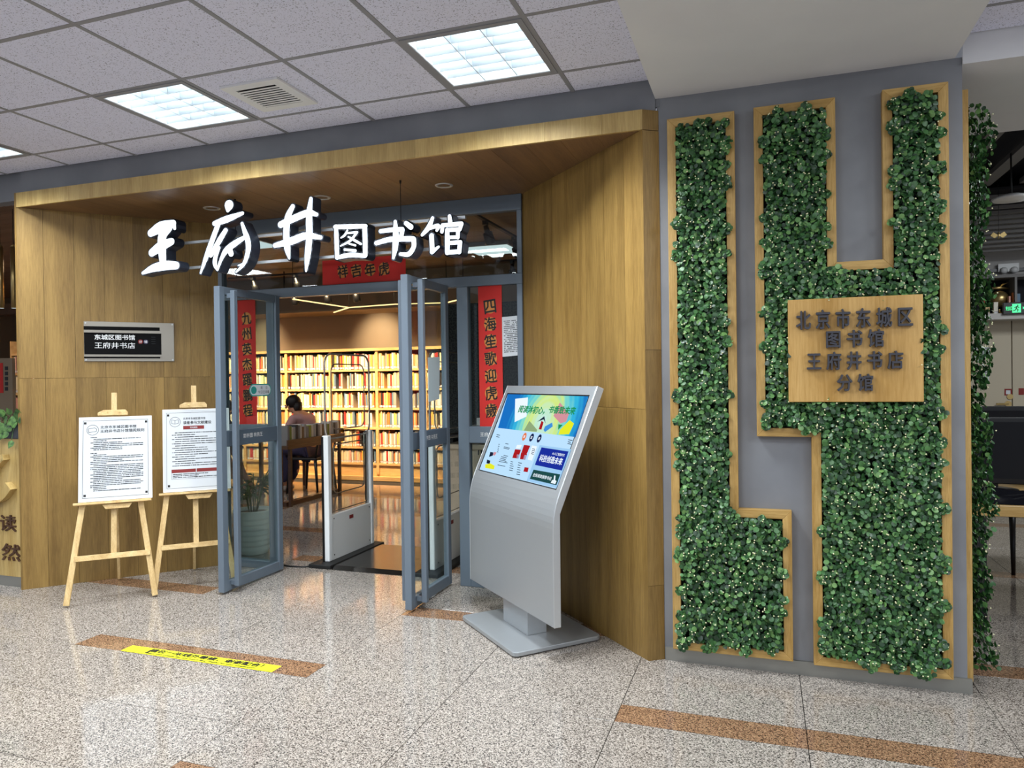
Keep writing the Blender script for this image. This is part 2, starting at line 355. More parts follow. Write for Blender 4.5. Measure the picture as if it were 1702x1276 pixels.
# ------------------------------------------------------------------ floor
floor = struct('floor')
MB().box((-9, -5.2, -0.06), (9.5, 6.2, -0.010)).build('bedding', 'grout', floor)
TX, X0, YS = 0.7665, 0.86, 0.99
gran_cache = {}
def floor_tile(x0, x1, y0, y1, brown):
    k = (round(x1-x0, 3), round(y1-y0, 3), brown)
    g = 0.0016
    if k not in gran_cache:
        mb = MB(); a, b = (x1-x0)/2-g, (y1-y0)/2-g; e = 0.0004
        mb.add([(-a, -b, -.012), (a, -b, -.012), (a, b, -.012), (-a, b, -.012), (-a, -b, -e), (a, -b, -e), (a, b, -e), (-a, b, -e), (-a+e, -b+e, 0), (a-e, -b+e, 0), (a-e, b-e, 0), (-a+e, b-e, 0)],
               [(0, 1, 5, 4), (1, 2, 6, 5), (2, 3, 7, 6), (3, 0, 4, 7), (4, 5, 9, 8), (5, 6, 10, 9), (6, 7, 11, 10), (7, 4, 8, 11), (8, 9, 10, 11)])
        o = mb.build('tile', 'granite_brown' if brown else 'granite', floor); gran_cache[k] = o
    else:
        o = gran_cache[k].copy(); COL.objects.link(o)
    o.location = ((x0+x1)/2, (y0+y1)/2, 0)
for i in range(-11, 11):
    x0 = X0+i*TX; x1 = x0+TX
    if x1 < -8 or x0 > 9: continue
    A = (i//2) % 2 == 0
    for j in range(-4, 6):
        yb = -0.74+j*YS                                    # start of this row's 0.17 band
        if yb > 5.9: continue
        strip = (j % 2 == 0) if A else (j % 2 != 0)
        if strip:
            floor_tile(x0, x1, yb, yb+0.17, True); floor_tile(x0, x1, yb+0.17, yb+0.49, False)
        else: floor_tile(x0, x1, yb, yb+0.49, False)
        floor_tile(x0, x1, yb+0.49, yb+0.99, False)

# ------------------------------------------------------------------ ceiling of the hall
ceil = struct('ceiling')
XE, XF = 4.03, 5.38                                        # the plastered beam between these
MB().box((-9, -5.2, HALL_Z+0.16), (9.5, 0.0, HALL_Z+0.2)).build('slab', 'gap', ceil)
YJ = [0.0, -0.264]+[-0.264-0.6*k for k in range(1, 9)]
tcache = {}
fix_cells = {(round(x-0.3, 2), round(y+0.3, 2)) for x, y in FIXT}
def ceil_tile(x0, x1, y0, y1):
    k = (round(x1-x0, 3), round(y1-y0, 3))
    if k not in tcache:
        a, b, e = (x1-x0)/2-.010, (y1-y0)/2-.010, .004; z = 0.0
        mb = MB().add([(-a, -b, .018), (a, -b, .018), (a, b, .018), (-a, b, .018), (-a, -b, e), (a, -b, e), (a, b, e), (-a, b, e), (-a+e, -b+e, 0), (a-e, -b+e, 0), (a-e, b-e, 0), (-a+e, b-e, 0)],
                      [(0, 4, 5, 1), (1, 5, 6, 2), (2, 6, 7, 3), (3, 7, 4, 0), (4, 8, 9, 5), (5, 9, 10, 6), (6, 10, 11, 7), (7, 11, 8, 4), (8, 11, 10, 9)])
        o = mb.build('tile', 'tile', ceil); tcache[k] = o
    else: o = tcache[k].copy(); COL.objects.link(o)
    o.location = ((x0+x1)/2, (y0+y1)/2, HALL_Z+0.001)
VENT = (1.8, -0.26)
for i in range(-9, 15):
    x0 = 0.6*i; x1 = x0+0.6
    if x0 > XE and x1 < XF: continue
    if x0 < XE < x1: x1 = XE
    if x0 < XF < x1: x0 = XF
    if x0 >= XE and x1 <= XF: continue
    for a, b in zip(YJ[:-1], YJ[1:]):
        if (round(x0, 2), round(a, 2)) in fix_cells or (round(x0, 2), round(a, 2)) == VENT: continue
        ceil_tile(x0, x1, b, a)
    if x0 > -5.4: MB().box((x0-.011, -5.06, HALL_Z), (x0+.011, 0, HALL_Z+.014)).build('grid_bar', 'tbar', ceil)
for y in YJ[1:]:
    for a, b in ((-5.4, XE), (XF, 9)): MB().box((a, y-.011, HALL_Z+.0005), (b, y+.011, HALL_Z+.0145)).build('grid_bar', 'tbar', ceil)
beam = MB().box((XE, -5.2, 2.892), (XF, 0.015, HALL_Z+0.16)).build('ceiling_beam', 'plaster'); beam['kind'] = 'structure'

# ceiling lights with louvres
def light_fixture(x, y, label):
    t = thing('ceiling_light', label, 'ceiling light', (x, y, HALL_Z), 'square louvred lights in the tiled ceiling')
    h = 0.289; w = 0.028; z = HALL_Z
    for a, b in (((-h, -h), (h, -h+w)), ((-h, h-w), (h, h)), ((-h, -h+w), (-h+w, h-w)), ((h-w, -h+w), (h, h-w))):
        MB().box((x+a[0], y+a[1], z-.004), (x+b[0], y+b[1], z+.02)).build('frame', 'tbar', t)
    k = h-w
    hb = MB(); Z1 = z+.10; k -= .0015
    hb.add([(x-k, y-k, z), (x+k, y-k, z), (x+k, y+k, z), (x-k, y+k, z), (x-k, y-k, Z1), (x+k, y-k, Z1), (x+k, y+k, Z1), (x-k, y+k, Z1)],
           [(4, 5, 6, 7), (0, 1, 5, 4), (1, 2, 6, 5), (2, 3, 7, 6), (3, 0, 4, 7)])
    hb.build('housing', 'whitemetal', t)
    for c in (-1, 0, 1):
        MB().tube([(x+c*k*2/3, y-k+.02, z+.066), (x+c*k*2/3, y+k-.02, z+.066)], .013, 10).build('tube', 'tube', t)
    for c in (-1, 1): MB().box((x+c*k/3-.002, y-k, z+.002), (x+c*k/3+.002, y+k, z+.046)).build('louver_blade', 'louver', t)
    for q in range(1, 6):
        yy = y-k+2*k*q/6
        for c in (-1, 0, 1):
            a = x+c*k*2/3-k/3+.003; b = a+2*k/3-.006
            MB().prism([(a, yy-.008, z+.046), (a, yy+.008, z+.046), (a, yy+.001, z+.002), (a, yy-.001, z+.002)], (b-a, 0, 0)).build('louver_blade', 'louver', t)
light_fixture(*FIXT[0], 'square louvred ceiling light directly beside the square air vent')
light_fixture(*FIXT[1], 'square louvred ceiling light nearest the white plastered beam')
light_fixture(*FIXT[2], 'square louvred ceiling light cut off by the left picture edge')
# vent tile
ceil_tile(1.8, 2.4, -0.864, -0.264)
vc = [atz(*q, HALL_Z) for q in ((365, 143), (461, 127.7), (529, 169), (437, 183))]
vx0, vx1 = (vc[0].x+vc[3].x)/2, (vc[1].x+vc[2].x)/2; vy0, vy1 = (vc[0].y+vc[1].y)/2, (vc[2].y+vc[3].y)/2
t = thing('air_vent', 'square white ceiling air vent with dark slots between two lights', 'vent', ((vx0+vx1)/2, (vy0+vy1)/2, HALL_Z))
fw = .055; z = HALL_Z
for a, b in (((vx0, vy0), (vx1, vy0+fw)), ((vx0, vy1-fw), (vx1, vy1)), ((vx0, vy0+fw), (vx0+fw, vy1-fw)), ((vx1-fw, vy0+fw), (vx1, vy1-fw))):
    MB().box((a[0], a[1], z-.012), (b[0], b[1], z)).build('frame', 'white', t)
MB().box((vx0+fw, vy0+fw, z-.002), (vx1-fw, vy1-fw, z-.0008)).build('backing', 'gap', t)
for k in range(9):
    yy = vy0+fw+(vy1-vy0-2*fw)*(k+.75)/9.5
    MB().obox((vx0+fw, yy, z-.012), (vx1-vx0-2*fw, 0, 0), (0, .0145, 0), (0, 0, .0012)).build('slat', 'white', t)

# ------------------------------------------------------------------ portal
PL, PR = Vector((-.47, -.04, 0)), Vector((3.97, -.04, 0))       # front corners
GL, GR = Vector((.45, .96, 0)), Vector((2.97, .98, 0))          # where the splayed sides meet the glass
PT, SF = 2.83, 2.728
def planked(root, A, B, seams, zsplit, z1, th=0.018):
    d = (B-A).normalized(); nrm = Vector((d.y, -d.x, 0))
    for s0, s1 in zip(seams[:-1], seams[1:]):
        for za, zb in zip([0]+zsplit, zsplit+[z1]):
            g = .0008; o = A+d*(s0+g)+Vector((0, 0, za+g))
            c = A+d*((s0+s1)/2)+Vector((0, 0, za))
            b = MB().obox(o-c, d*(s1-s0-2*g), -nrm*th, Vector((0, 0, zb-za-2*g))).build('plank', 'oak', None)
            b.parent = root; b.location = WM[root].inverted() @ c; WM[b] = Matrix.Translation(c)
    MB().obox(A-nrm*(th+.0005)+d*.09, d*((B-A).length-.18), -nrm*.04, (0, 0, z1)).build('backing', 'gap', root)
wl = struct('wall_left', PL); wr = struct('wall_right', PR)
planked(wl, PL, GL, [0, .157, .347, .54, .735, .933, 1.125, 1.358], [1.51], SF)
planked(wr, GR, PR, [0, .05, .25, .454, .658, .859, 1.056, 1.255, 1.428], [1.295], SF)
# right return of the portal and its end
rt = struct('trim_1', PR)
A, B = PR, Vector((4.045, .012, 0)); d = (B-A).normalized(); nrm = Vector((d.y, -d.x, 0))
for za, zb in ((0, .385), (.385, 1.6), (1.6, 2.725), (2.727, PT)):
    b = MB().obox(Vector((0, 0, za+.0008)), d*(B-A).length, -nrm*.018, (0, 0, zb-za-.0016)).build('plank', 'oak', rt, local=True)
# fascia
fa = struct('trim_2', (0, 0, 0)); xs = [-.47, -.36, .03, .42, .80, 1.18, 1.55, 1.92, 2.30, 2.68, 3.06, 3.45, 3.76, 3.97]
for a, b in zip(xs[:-1], xs[1:]):
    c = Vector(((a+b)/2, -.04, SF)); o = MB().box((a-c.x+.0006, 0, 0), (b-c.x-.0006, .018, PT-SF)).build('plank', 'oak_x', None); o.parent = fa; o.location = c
MB().box((-.47, -.021, SF+.002), (3.97, .018, PT)).build('backing', 'gap', fa)
# left outer end of the portal
b = MB().box((-.488, -.04, 0), (-.47, .05, PT)).build('trim_3', 'oak'); b['kind'] = 'structure'
# soffit planks
so = struct('ceiling_soffit')
def clipx(poly, x, keep):
    out = []
    for p, q in zip(poly, poly[1:]+poly[:1]):
        ip, iq = (p[0]-x)*keep >= 0, (q[0]-x)*keep >= 0
        if ip: out.append(p)
        if ip != iq:
            t_ = (x-p[0])/(q[0]-p[0]); out.append((x, p[1]+(q[1]-p[1])*t_))
    return out
trap = [(PL.x, -.022), (PR.x, -.022), (GR.x, GR.y), (GL.x, GL.y)]
k = 0; x = -.47
while x < 3.97:
    p = clipx(clipx(trap, x+.0007, 1), x+.1993, -1)
    if len(p) > 2:
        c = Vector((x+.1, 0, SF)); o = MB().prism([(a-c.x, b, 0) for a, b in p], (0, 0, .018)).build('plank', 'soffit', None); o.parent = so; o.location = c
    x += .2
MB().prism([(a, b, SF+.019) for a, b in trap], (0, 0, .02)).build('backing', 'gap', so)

# frieze above the portal, grey panel wall, skirting
b = MB().box((-.47, 0, PT), (XE, .03, HALL_Z+.02)).build('wall_frieze', 'grey'); b['kind'] = 'structure'
b = MB().box((-9, .031, 2.80), (-.40, .12, HALL_Z+.02)).build('wall_header', 'grey'); b['kind'] = 'structure'
GY = .015; GX1 = 5.408
wf = MB().box((4.035, GY, 0), (GX1, .95, 2.892)).build('wall_front', 'grey'); wf['kind'] = 'structure'
b = MB().box((4.05, .001, 0), (5.425, GY, .068)).build('baseboard_front', 'skirt'); b['kind'] = 'structure'
b = MB().box((4.03, .012, 2.85), (XE+.02, .03, HALL_Z)).build('trim_4', 'grey'); b['kind'] = 'structure'

# ------------------------------------------------------------------ glazed front
GYP = .97
def bar(root, x0, x1, y0, y1, z0, z1, name='frame_bar', m='frame', bev=.003): return MB().box((x0, y0, z0), (x1, y1, z1)).build(name, m, root, bev, seg=1)
fd = .05; ya, yb_ = GYP-.03, GYP+.03
ws = []
def window(n, x0, x1, z0, z1, bars):
    w = struct('window_%d' % n, ((x0+x1)/2, GYP, z0))
    for b in bars: bar(w, b[0], b[1], ya, yb_, b[2], b[3])
    return w
# 1 left sidelight, 2 right sidelight, 3 transom
w1 = window(1, .42, .97, 0, 2.113, [(.43, .48, .0, 2.113), (.885, .97, 0, 2.113), (.48, .885, 0, .06), (.48, .885, 1.014, 1.13)])
MB().box((.48, GYP-.004, .06), (.885, GYP+.004, 1.014)).build('pane', 'glass', w1); MB().box((.48, GYP-.004, 1.13), (.885, GYP+.004, 2.113)).build('pane', 'glass', w1)
w2 = window(2, 2.5, 2.97, 0, 2.113, [(2.5, 2.583, 0, 2.113), (2.95, 2.99, 0, 2.113), (2.583, 2.95, 0, .06), (2.583, 2.95, 1.014, 1.13)])
MB().box((2.583, GYP-.004, .06), (2.95, GYP+.004, 1.014)).build('pane', 'glass', w2); MB().box((2.583, GYP-.004, 1.13), (2.95, GYP+.004, 2.113)).build('pane', 'glass', w2)
text(MB(), '王府井 图书馆', (2.765, ya-.001, 1.075), (1, 0, 0), (0, 0, 1), h=.03).build('lettering', 'white', w2)
text(MB(), '王府井 图书馆', (.68, ya-.001, 1.075), (1, 0, 0), (0, 0, 1), h=.03).build('lettering', 'white', w1)
w3 = window(3, .43, 2.99, 2.113, 2.72, [(.43, 2.99, 2.113, 2.185), (.43, 2.99, 2.62, 2.728), (.43, .47, 2.185, 2.62), (2.955, 2.99, 2.185, 2.62)])
MB().box((.47, GYP-.004, 2.185), (2.955, GYP+.004, 2.62)).build('pane', 'glass', w3)
# door leaves standing open at right angles to the front
def door(n, x, yfree, bars):
    dn = struct('door_%d' % n, (x, .94, 0)); z0, z1 = .015, 2.125; th = .024; y1 = .935
    MB().box((x-th, yfree, z0), (x+th, yfree+.055, z1)).build('stile', 'frame', dn, .003, seg=1)
    MB().box((x-th*.8, y1-.05, z0), (x+th*.8, y1, z1)).build('stile', 'frame', dn, .003, seg=1)
    for za, zb in ((z0, z0+.07), (z1-.055, z1), (1.014, 1.125)): MB().box((x-th*.8, yfree+.055, za), (x+th*.8, y1-.05, zb)).build('rail', 'frame_dark' if za > 1 and za < 2 else 'frame', dn, .003, seg=1)
    for za, zb in ((z0+.07, 1.014), (1.125, z1-.055)): MB().box((x-.004, yfree+.055, za), (x+.004, y1-.05, zb)).build('pane', 'glass', dn)
    for sx in bars:
        y = yfree+.085
        hb = MB().box((x+sx-.018, y-.02, .05), (x+sx+.018, y+.015, 2.10)).build('handle_bar', 'frame', dn, .003, seg=1)
        s = 1 if sx > 0 else -1
        for zz in (.055, 2.05):
            xa, xb = sorted((x+s*th, x+sx-s*.018)); MB().box((xa, y-.012, zz), (xb, y+.01, zz+.03)).build('bracket', 'frame', hb)
    mb = MB(); text(mb, '王府井 图书馆', (x+th*.8+.001, (yfree+y1)/2, 1.078), (0, 1, 0), (0, 0, 1), h=.032, mirror=True)
    mb.build('lettering', 'white', dn)
    return dn
dL = door(1, 1.0, .27, (-.062, .075)); dR = door(2, 2.42, .30, (-.060, .078))

# ------------------------------------------------------------------ green wall panels
def offset_poly(P, w):
    n = len(P); out = []
    for i in range(n):
        a, b, c = P[i-1], P[i], P[(i+1) % n]
        d1 = ((b[0]-a[0]), (b[1]-a[1])); d2 = ((c[0]-b[0]), (c[1]-b[1]))
        l1, l2 = math.hypot(*d1), math.hypot(*d2); n1 = (d1[1]/l1, -d1[0]/l1); n2 = (d2[1]/l2, -d2[0]/l2)   # clockwise polygon: inward = right side
        k = 1+n1[0]*n2[0]+n1[1]*n2[1]; out.append((b[0]+(n1[0]+n2[0])/k*w, b[1]+(n1[1]+n2[1])/k*w))
    return out
def inside(p, P):
    r = False
    for (x1, y1), (x2, y2) in zip(P, P[1:]+P[:1]):
        if (y1 > p[1]) != (y2 > p[1]) and p[0] < (x2-x1)*(p[1]-y1)/(y2-y1)+x1: r = not r
    return r
LEAF = [(0, -.5, 0), (.30, -.40, .05), (.48, -.08, .09), (.42, .30, .07), (0, .50, .0), (-.42, .30, .07), (-.48, -.08, .09), (-.30, -.40, .05)]
leaf_mesh = None
def leaf_matrix(p, out, size, rnd):
    nrm = (out+Vector((rnd.uniform(-.75, .75), rnd.uniform(-.75, .75), rnd.uniform(-.45, .95)))).normalized()
    up = Vector((rnd.uniform(-1, 1), rnd.uniform(-1, 1), rnd.uniform(-1, .8))); x = up.cross(nrm)
    x = x.normalized() if x.length > 1e-3 else nrm.orthogonal().normalized(); y = nrm.cross(x)
    m = Matrix(((x.x, y.x, nrm.x), (x.y, y.y, nrm.y), (x.z, y.z, nrm.z))).to_4x4() @ Matrix.Scale(size, 4); m.translation = p; return m
def foliage(root, sample, out, count, nparts, nbuds, seed):
    """sample(rnd) -> point, depth fraction; builds loose leaves, one joined mass and the bud tips"""
    global leaf_mesh
    rnd = random.Random(seed); mb = MB(); pts = []
    for _ in range(count):
        p, dep = sample(rnd, False); pts.append((leaf_matrix(p, out, rnd.uniform(.017, .027), rnd), dep))
    pts.sort(key=lambda t_: -t_[1])
    for i, (m, dep) in enumerate(pts):
        if i < nparts:
            if leaf_mesh is None:
                o = MB().add(LEAF, [(0, 1, 2, 6, 7), (2, 3, 5, 6), (3, 4, 5)], True).build('leaf', 'leaf', root, local=True); leaf_mesh = o.data
            else:
                o = bpy.data.objects.new('leaf', leaf_mesh); COL.objects.link(o); o.parent = root
            o.matrix_local = WM[root].inverted() @ m @ Matrix.Scale(1.10, 4)
        else: mb.add([m @ Vector(q) for q in LEAF], [(0, 1, 2, 6, 7), (2, 3, 5, 6), (3, 4, 5)], True)
    tag(mb.build('foliage', 'leaf', root), kind='stuff')
    bb = MB(); r = .0042
    for _ in range(nbuds):
        p, dep = sample(rnd, True); p = p+out*.012
        bb.add([p+Vector(q)*r for q in ((1, 0, 0), (-1, 0, 0), (0, 1, 0), (0, -1, 0), (0, 0, 1), (0, 0, -1))], [(0, 2, 4), (2, 1, 4), (1, 3, 4), (3, 0, 4), (2, 0, 5), (1, 2, 5), (3, 1, 5), (0, 3, 5)], True)
    tag(bb.build('bud', 'bud', root), kind='stuff')
def green_panel(px, label, count, seed, holes=()):
    yf = -.03
    P = [(p.x, p.z) for p in (aty(u, v, yf) for u, v in px)]
    for i in range(len(P)):                                            # square the outline up
        j = (i+1) % len(P)
        if abs(P[i][0]-P[j][0]) < abs(P[i][1]-P[j][1]): m_ = (P[i][0]+P[j][0])/2; P[i] = (m_, P[i][1]); P[j] = (m_, P[j][1])
        else: m_ = (P[i][1]+P[j][1])/2; P[i] = (P[i][0], m_); P[j] = (P[j][0], m_)
    w = .042; I = offset_poly(P, w)
    cx = sum(p[0] for p in P)/len(P); z0 = min(p[1] for p in P)
    root = thing('green_wall_panel', label, 'plant panel', (cx, GY, z0))
    for i in range(len(P)):
        j = (i+1) % len(P); hor = abs(P[i][1]-P[j][1]) < .01
        MB().prism([(P[i][0], yf, P[i][1]), (P[j][0], yf, P[j][1]), (I[j][0], yf, I[j][1]), (I[i][0], yf, I[i][1])], (0, GY-yf-.001, 0)).build('frame_board', 'board_h' if hor else 'board_v', root, .0015, seg=1)
    MB().prism([(x, GY-.012, z) for x, z in I], (0, .010, 0)).build('backing', 'moss', root)
    I2 = offset_poly(I, .007); x0, x1 = min(p[0] for p in I), max(p[0] for p in I); za, zb = min(p[1] for p in I), max(p[1] for p in I)
    rr = random.Random(seed+1); clumps = []
    for i in range(len(I)):                                            # sprigs that spill over the frame here and there
        a, b = I[i], I[(i+1) % len(I)]; L = math.hypot(b[0]-a[0], b[1]-a[1])
        lowedge = abs(a[1]-b[1]) < .01 and b[0] < a[0]
        for _ in range(int(L*(11 if lowedge else 7))+1):
            q = rr.random(); clumps.append((a[0]+(b[0]-a[0])*q, a[1]+(b[1]-a[1])*q, rr.uniform(.010, .040 if lowedge else .028)))
    def sample(rnd, bud):
        while True:
            if rnd.random() < .085:
                c = rnd.choice(clumps); a = rnd.uniform(0, 2*math.pi); r = c[2]*math.sqrt(rnd.random()); p = (c[0]+r*math.cos(a), c[1]+r*math.sin(a)); dep = rnd.uniform(.7, 1)
            else:
                p = (rnd.uniform(x0, x1), rnd.uniform(za, zb)); dep = rnd.random()**.8
                if not inside(p, I2): continue
            if any(h[0] < p[0] < h[1] and h[2] < p[1] < h[3] for h in holes): continue
            if bud: dep = rnd.uniform(.75, 1)
            return Vector((p[0], GY-.016-dep*(.062+.016*math.sin(p[0]*23+1)*math.sin(p[1]*17)), p[1])), dep
    foliage(root, sample, Vector((0, -1, 0)), count, 280, int(count*.055), seed)
    return root
PA = [(1109.2, 198), (1221.8, 184), (1226, 845.5), (1316.8, 849), (1317.6, 1100.4), (1118, 1077)]
PB = [(1252.9, 178.6), (1387, 161.4), (1391.8, 435.5), (1467.4, 430.8), (1467.4, 149.3), (1578, 134.7), (1583.7, 1129.6), (1353.4, 1105.5), (1348.6, 725.6), (1257.3, 725.6)]
sc_ = [aty(*q, -.075) for q in ((1309, 500), (1533, 487), (1537, 666.4), (1311.4, 669.3))]
sx0, sx1 = (sc_[0].x+sc_[3].x)/2, (sc_[1].x+sc_[2].x)/2; sz1, sz0 = (sc_[0].z+sc_[1].z)/2, (sc_[2].z+sc_[3].z)/2
green_panel(PA, 'L-shaped oak-framed panel of artificial round leaves next to the portal', 9000, 11)
green_panel(PB, 'oak-framed leaf panel with a notched top around the wooden sign', 15500, 12, [(sx0+.02, sx1-.02, sz0+.02, sz1-.02)])
# third panel on the end face of the wall
root = thing('green_wall_panel', 'narrow leaf panel seen edge-on at the end of the grey wall', 'plant panel', (5.43, .5, .036))
XW = GX1
for lo, hi, m in (((XW, .06, .036), (XW+.034, .10, 2.76), 'board_v'), ((XW, .86, .036), (XW+.034, .90, 2.76), 'board_v'), ((XW, .10, 2.72), (XW+.034, .86, 2.76), 'board_h'), ((XW, .10, .036), (XW+.034, .86, .076), 'board_h')):
    MB().box((lo[0]+.001, lo[1], lo[2]), hi).build('frame_board', m, root, .0015, seg=1)
MB().box((XW+.001, .10, .076), (XW+.012, .86, 2.72)).build('backing', 'moss', root)
def samp3(rnd, bud):
    dep = rnd.uniform(.75, 1) if bud else rnd.random()**.8; y = .09+.75*rnd.random()**1.6; z = rnd.uniform(.09, 2.70)
    return Vector((XW+.02+dep*(.105+.028*math.sin(z*13)*math.sin(z*5+1)), y, z)), dep*(1.3 if y < .3 else 1)
foliage(root, samp3, Vector((1, 0, 0)), 7500, 250, 330, 13)
# wooden sign on the right panel
cw = Vector(((sx0+sx1)/2, -.075, sz0)); sg = MB().box((-(sx1-sx0)/2, 0, 0), ((sx1-sx0)/2, .03, sz1-sz0)).build('wooden_sign', 'sign_wood', None, .003)
sg.location = cw; WM[sg] = Matrix.Translation(cw); tag(sg, 'square oak sign with four lines of raised dark characters among leaves', 'sign')
def sline(s, a, b, ya_, yb2, w=None):
    A_, B_ = aty(*a, -.085), aty(*b, -.085); c = (A_+B_)/2
    text(MB(), s, c, (1, 0, 0), (0, 0, 1), h=yb2, w=(B_-A_).length, bold=.020, depth=.02).build('lettering', 'char', sg)
sline('北 京 市 东 城 区', (1323, 529), (1517, 529), 0, .092)
sline('图 书 馆', (1373, 563), (1469, 562), 0, .082)
sline('王 府 井 书 店', (1341, 600), (1501, 598), 0, .086)
sline('分 馆', (1391, 636), (1451, 635), 0, .080)

# ------------------------------------------------------------------ illuminated sign over the door
def catmull(P, n=5):
    if len(P) < 3: return [P[0]+(P[1]-P[0])*(k/n) for k in range(n+1)] if len(P) == 2 else P
    Q = [P[0]*2-P[1]]+P+[P[-1]*2-P[-2]]; out = []
    for i in range(1, len(Q)-2):
        a, b, c, d = Q[i-1], Q[i], Q[i+1], Q[i+2]
        for k in range(n):
            t_ = k/n; out.append(.5*((2*b)+(c-a)*t_+(2*a-5*b+4*c-d)*t_*t_+(3*b-a-3*c+d)*t_**3))
    out.append(P[-1]); return out
YFR, YBK = .25, .335
def strokes_mesh(strokes, grow, y0, y1):
    """each stroke: list of (u, v, width px); drawn in the plane of the letters and pushed back to y1"""
    mb = MB()
    for st in strokes:
        P = catmull([Vector((u, v, w)) for u, v, w in st], 5)
        Q = []
        for p in P:
            c = aty(p.x, p.y, YFR); c2 = aty(p.x+1, p.y, YFR); Q.append((Vector((c.x, c.z)), max(.004, (p.z*.5)*(c2-c).length+grow)))
        n = len(Q); Lf, Rt = [], []
        for i, (c, r) in enumerate(Q):
            t_ = (Q[min(i+1, n-1)][0]-Q[max(i-1, 0)][0]); t_ = t_.normalized() if t_.length > 1e-6 else Vector((1, 0)); nn = Vector((-t_.y, t_.x)); Lf.append(c+nn*r); Rt.append(c-nn*r)
        for i in range(n-1):
            mb.prism([(q.x, y0, q.y) for q in (Lf[i], Lf[i+1], Rt[i+1], Rt[i])], (0, y1-y0, 0))
        for i in range(0, n, 1 if n < 8 else 2):
            c, r = Q[i]; mb.prism([(c.x+r*math.cos(a*math.pi/7), y0, c.y+r*math.sin(a*math.pi/7)) for a in range(14)], (0, y1-y0, 0))
        c, r = Q[-1]; mb.prism([(c.x+r*math.cos(a*math.pi/7), y0, c.y+r*math.sin(a*math.pi/7)) for a in range(14)], (0, y1-y0, 0))
    return mb
def c4(*pts): return [(220+x*.17637, 300+y*.17637, w*.17637) for x, y, w in pts]
def c5(*pts): return [(500+x*.23515, 300+y*.23515, w*.23515) for x, y, w in pts]
GLY = [
 [c4((175, 495, 60), (270, 440, 88), (385, 405, 60)), c4((340, 440, 80), (285, 520, 80), (280, 640, 78), (290, 780, 62)), c4((185, 680, 62), (270, 620, 80), (370, 575, 58)), c4((100, 872, 26), (200, 825, 62), (320, 800, 75), (415, 800, 62)), c4((390, 405, 45), (400, 450, 30))],
 [c4((912, 232, 84), (900, 285, 30)), c4((775, 405, 42), (890, 365, 58), (1040, 308, 32)), c4((815, 400, 45), (770, 520, 48), (705, 700, 46), (645, 870, 20)), c4((880, 470, 42), (825, 560, 50), (740, 705, 40)), c4((815, 635, 34), (785, 720, 42), (780, 790, 40), (803, 840, 26)),
  c4((803, 842, 22), (840, 740, 34), (885, 660, 52), (965, 595, 54), (1075, 525, 34)), c4((1035, 405, 30), (1060, 480, 44), (1088, 560, 52), (1092, 660, 48), (1055, 780, 36), (980, 862, 18)), c4((915, 645, 58), (932, 690, 50)), c4((1000, 800, 16), (1040, 790, 26))],
 [c4((1512, 245, 44), (1465, 350, 60), (1452, 500, 62), (1462, 640, 60), (1480, 735, 22)), c5((72, 128, 26), (60, 240, 46), (60, 400, 48), (48, 540, 42), (38, 640, 16)), c4((1400, 415, 58), (1540, 350, 62), (1660, 305, 60))+c5((112, 240, 28)), c4((1345, 612, 42), (1500, 570, 66), (1640, 520, 62))+c5((140, 402, 30))],
 [c5((250, 325, 30), (254, 430, 34), (258, 545, 30)), c5((245, 328, 32), (350, 326, 34), (458, 322, 30)), c5((452, 325, 36), (455, 430, 36), (456, 528, 34)), c5((255, 545, 28), (350, 526, 34), (455, 532, 30)), c5((330, 352, 15), (312, 385, 19), (285, 405, 13)), c5((322, 372, 16), (395, 366, 19)), c5((398, 366, 19), (350, 425, 20), (282, 462, 13)), c5((338, 398, 15), (385, 425, 21), (425, 448, 19)), c5((340, 446, 14), (385, 458, 18)), c5((312, 488, 19), (385, 496, 24))],
 [c5((565, 358, 30), (650, 348, 34), (718, 345, 34)), c5((718, 350, 36), (712, 385, 34), (700, 420, 28)), c5((535, 442, 32), (640, 415, 38), (795, 412, 38)), c5((798, 415, 38), (798, 470, 36), (762, 520, 36), (705, 520, 26)), c5((668, 290, 26), (672, 380, 44), (668, 470, 44), (655, 548, 22)), c5((745, 302, 34), (778, 328, 40))],
 [c5((932, 265, 26), (905, 330, 38), (858, 385, 24)), c5((905, 338, 28), (972, 320, 32), (962, 352, 24)), c5((925, 390, 36), (930, 500, 38)), c5((928, 505, 34), (975, 468, 20)), c5((1052, 252, 28), (1056, 290, 34)), c5((1003, 318, 30), (998, 362, 28)), c5((1003, 316, 30), (1070, 312, 34), (1135, 305, 34)), c5((1135, 308, 34), (1125, 348, 26)), c5((1035, 350, 34), (1036, 430, 38), (1036, 510, 36)), c5((1040, 350, 30), (1112, 346, 32)), c5((1112, 348, 32), (1110, 402, 30)), c5((1040, 402, 26), (1110, 400, 28)), c5((1040, 442, 30), (1128, 436, 32)), c5((1126, 440, 34), (1120, 505, 34)), c5((1038, 508, 34), (1120, 502, 34))]]
sgc = aty(520, 400, YFR)
sign = thing('illuminated_sign', 'glowing white raised characters hung on rails over the entrance', 'sign', (sgc.x, YBK, sgc.z))
for g in GLY:
    o = strokes_mesh(g, .0060, YFR, YBK).build('letter', 'ledside', sign)
    strokes_mesh(g, -.0022, YFR-.003, YFR).build('letter_face', 'led', o)
for (a, b) in (((303, 405), (775, 372)), ((312, 446), (760, 408))):
    A_, B_ = aty(*a, YBK+.02), aty(*b, YBK+.02); zz = (A_.z+B_.z)/2
    MB().box((A_.x, YBK+.002, A_.z-.009), (B_.x, YBK+.024, A_.z+.009)).build('rail', 'silver', sign)
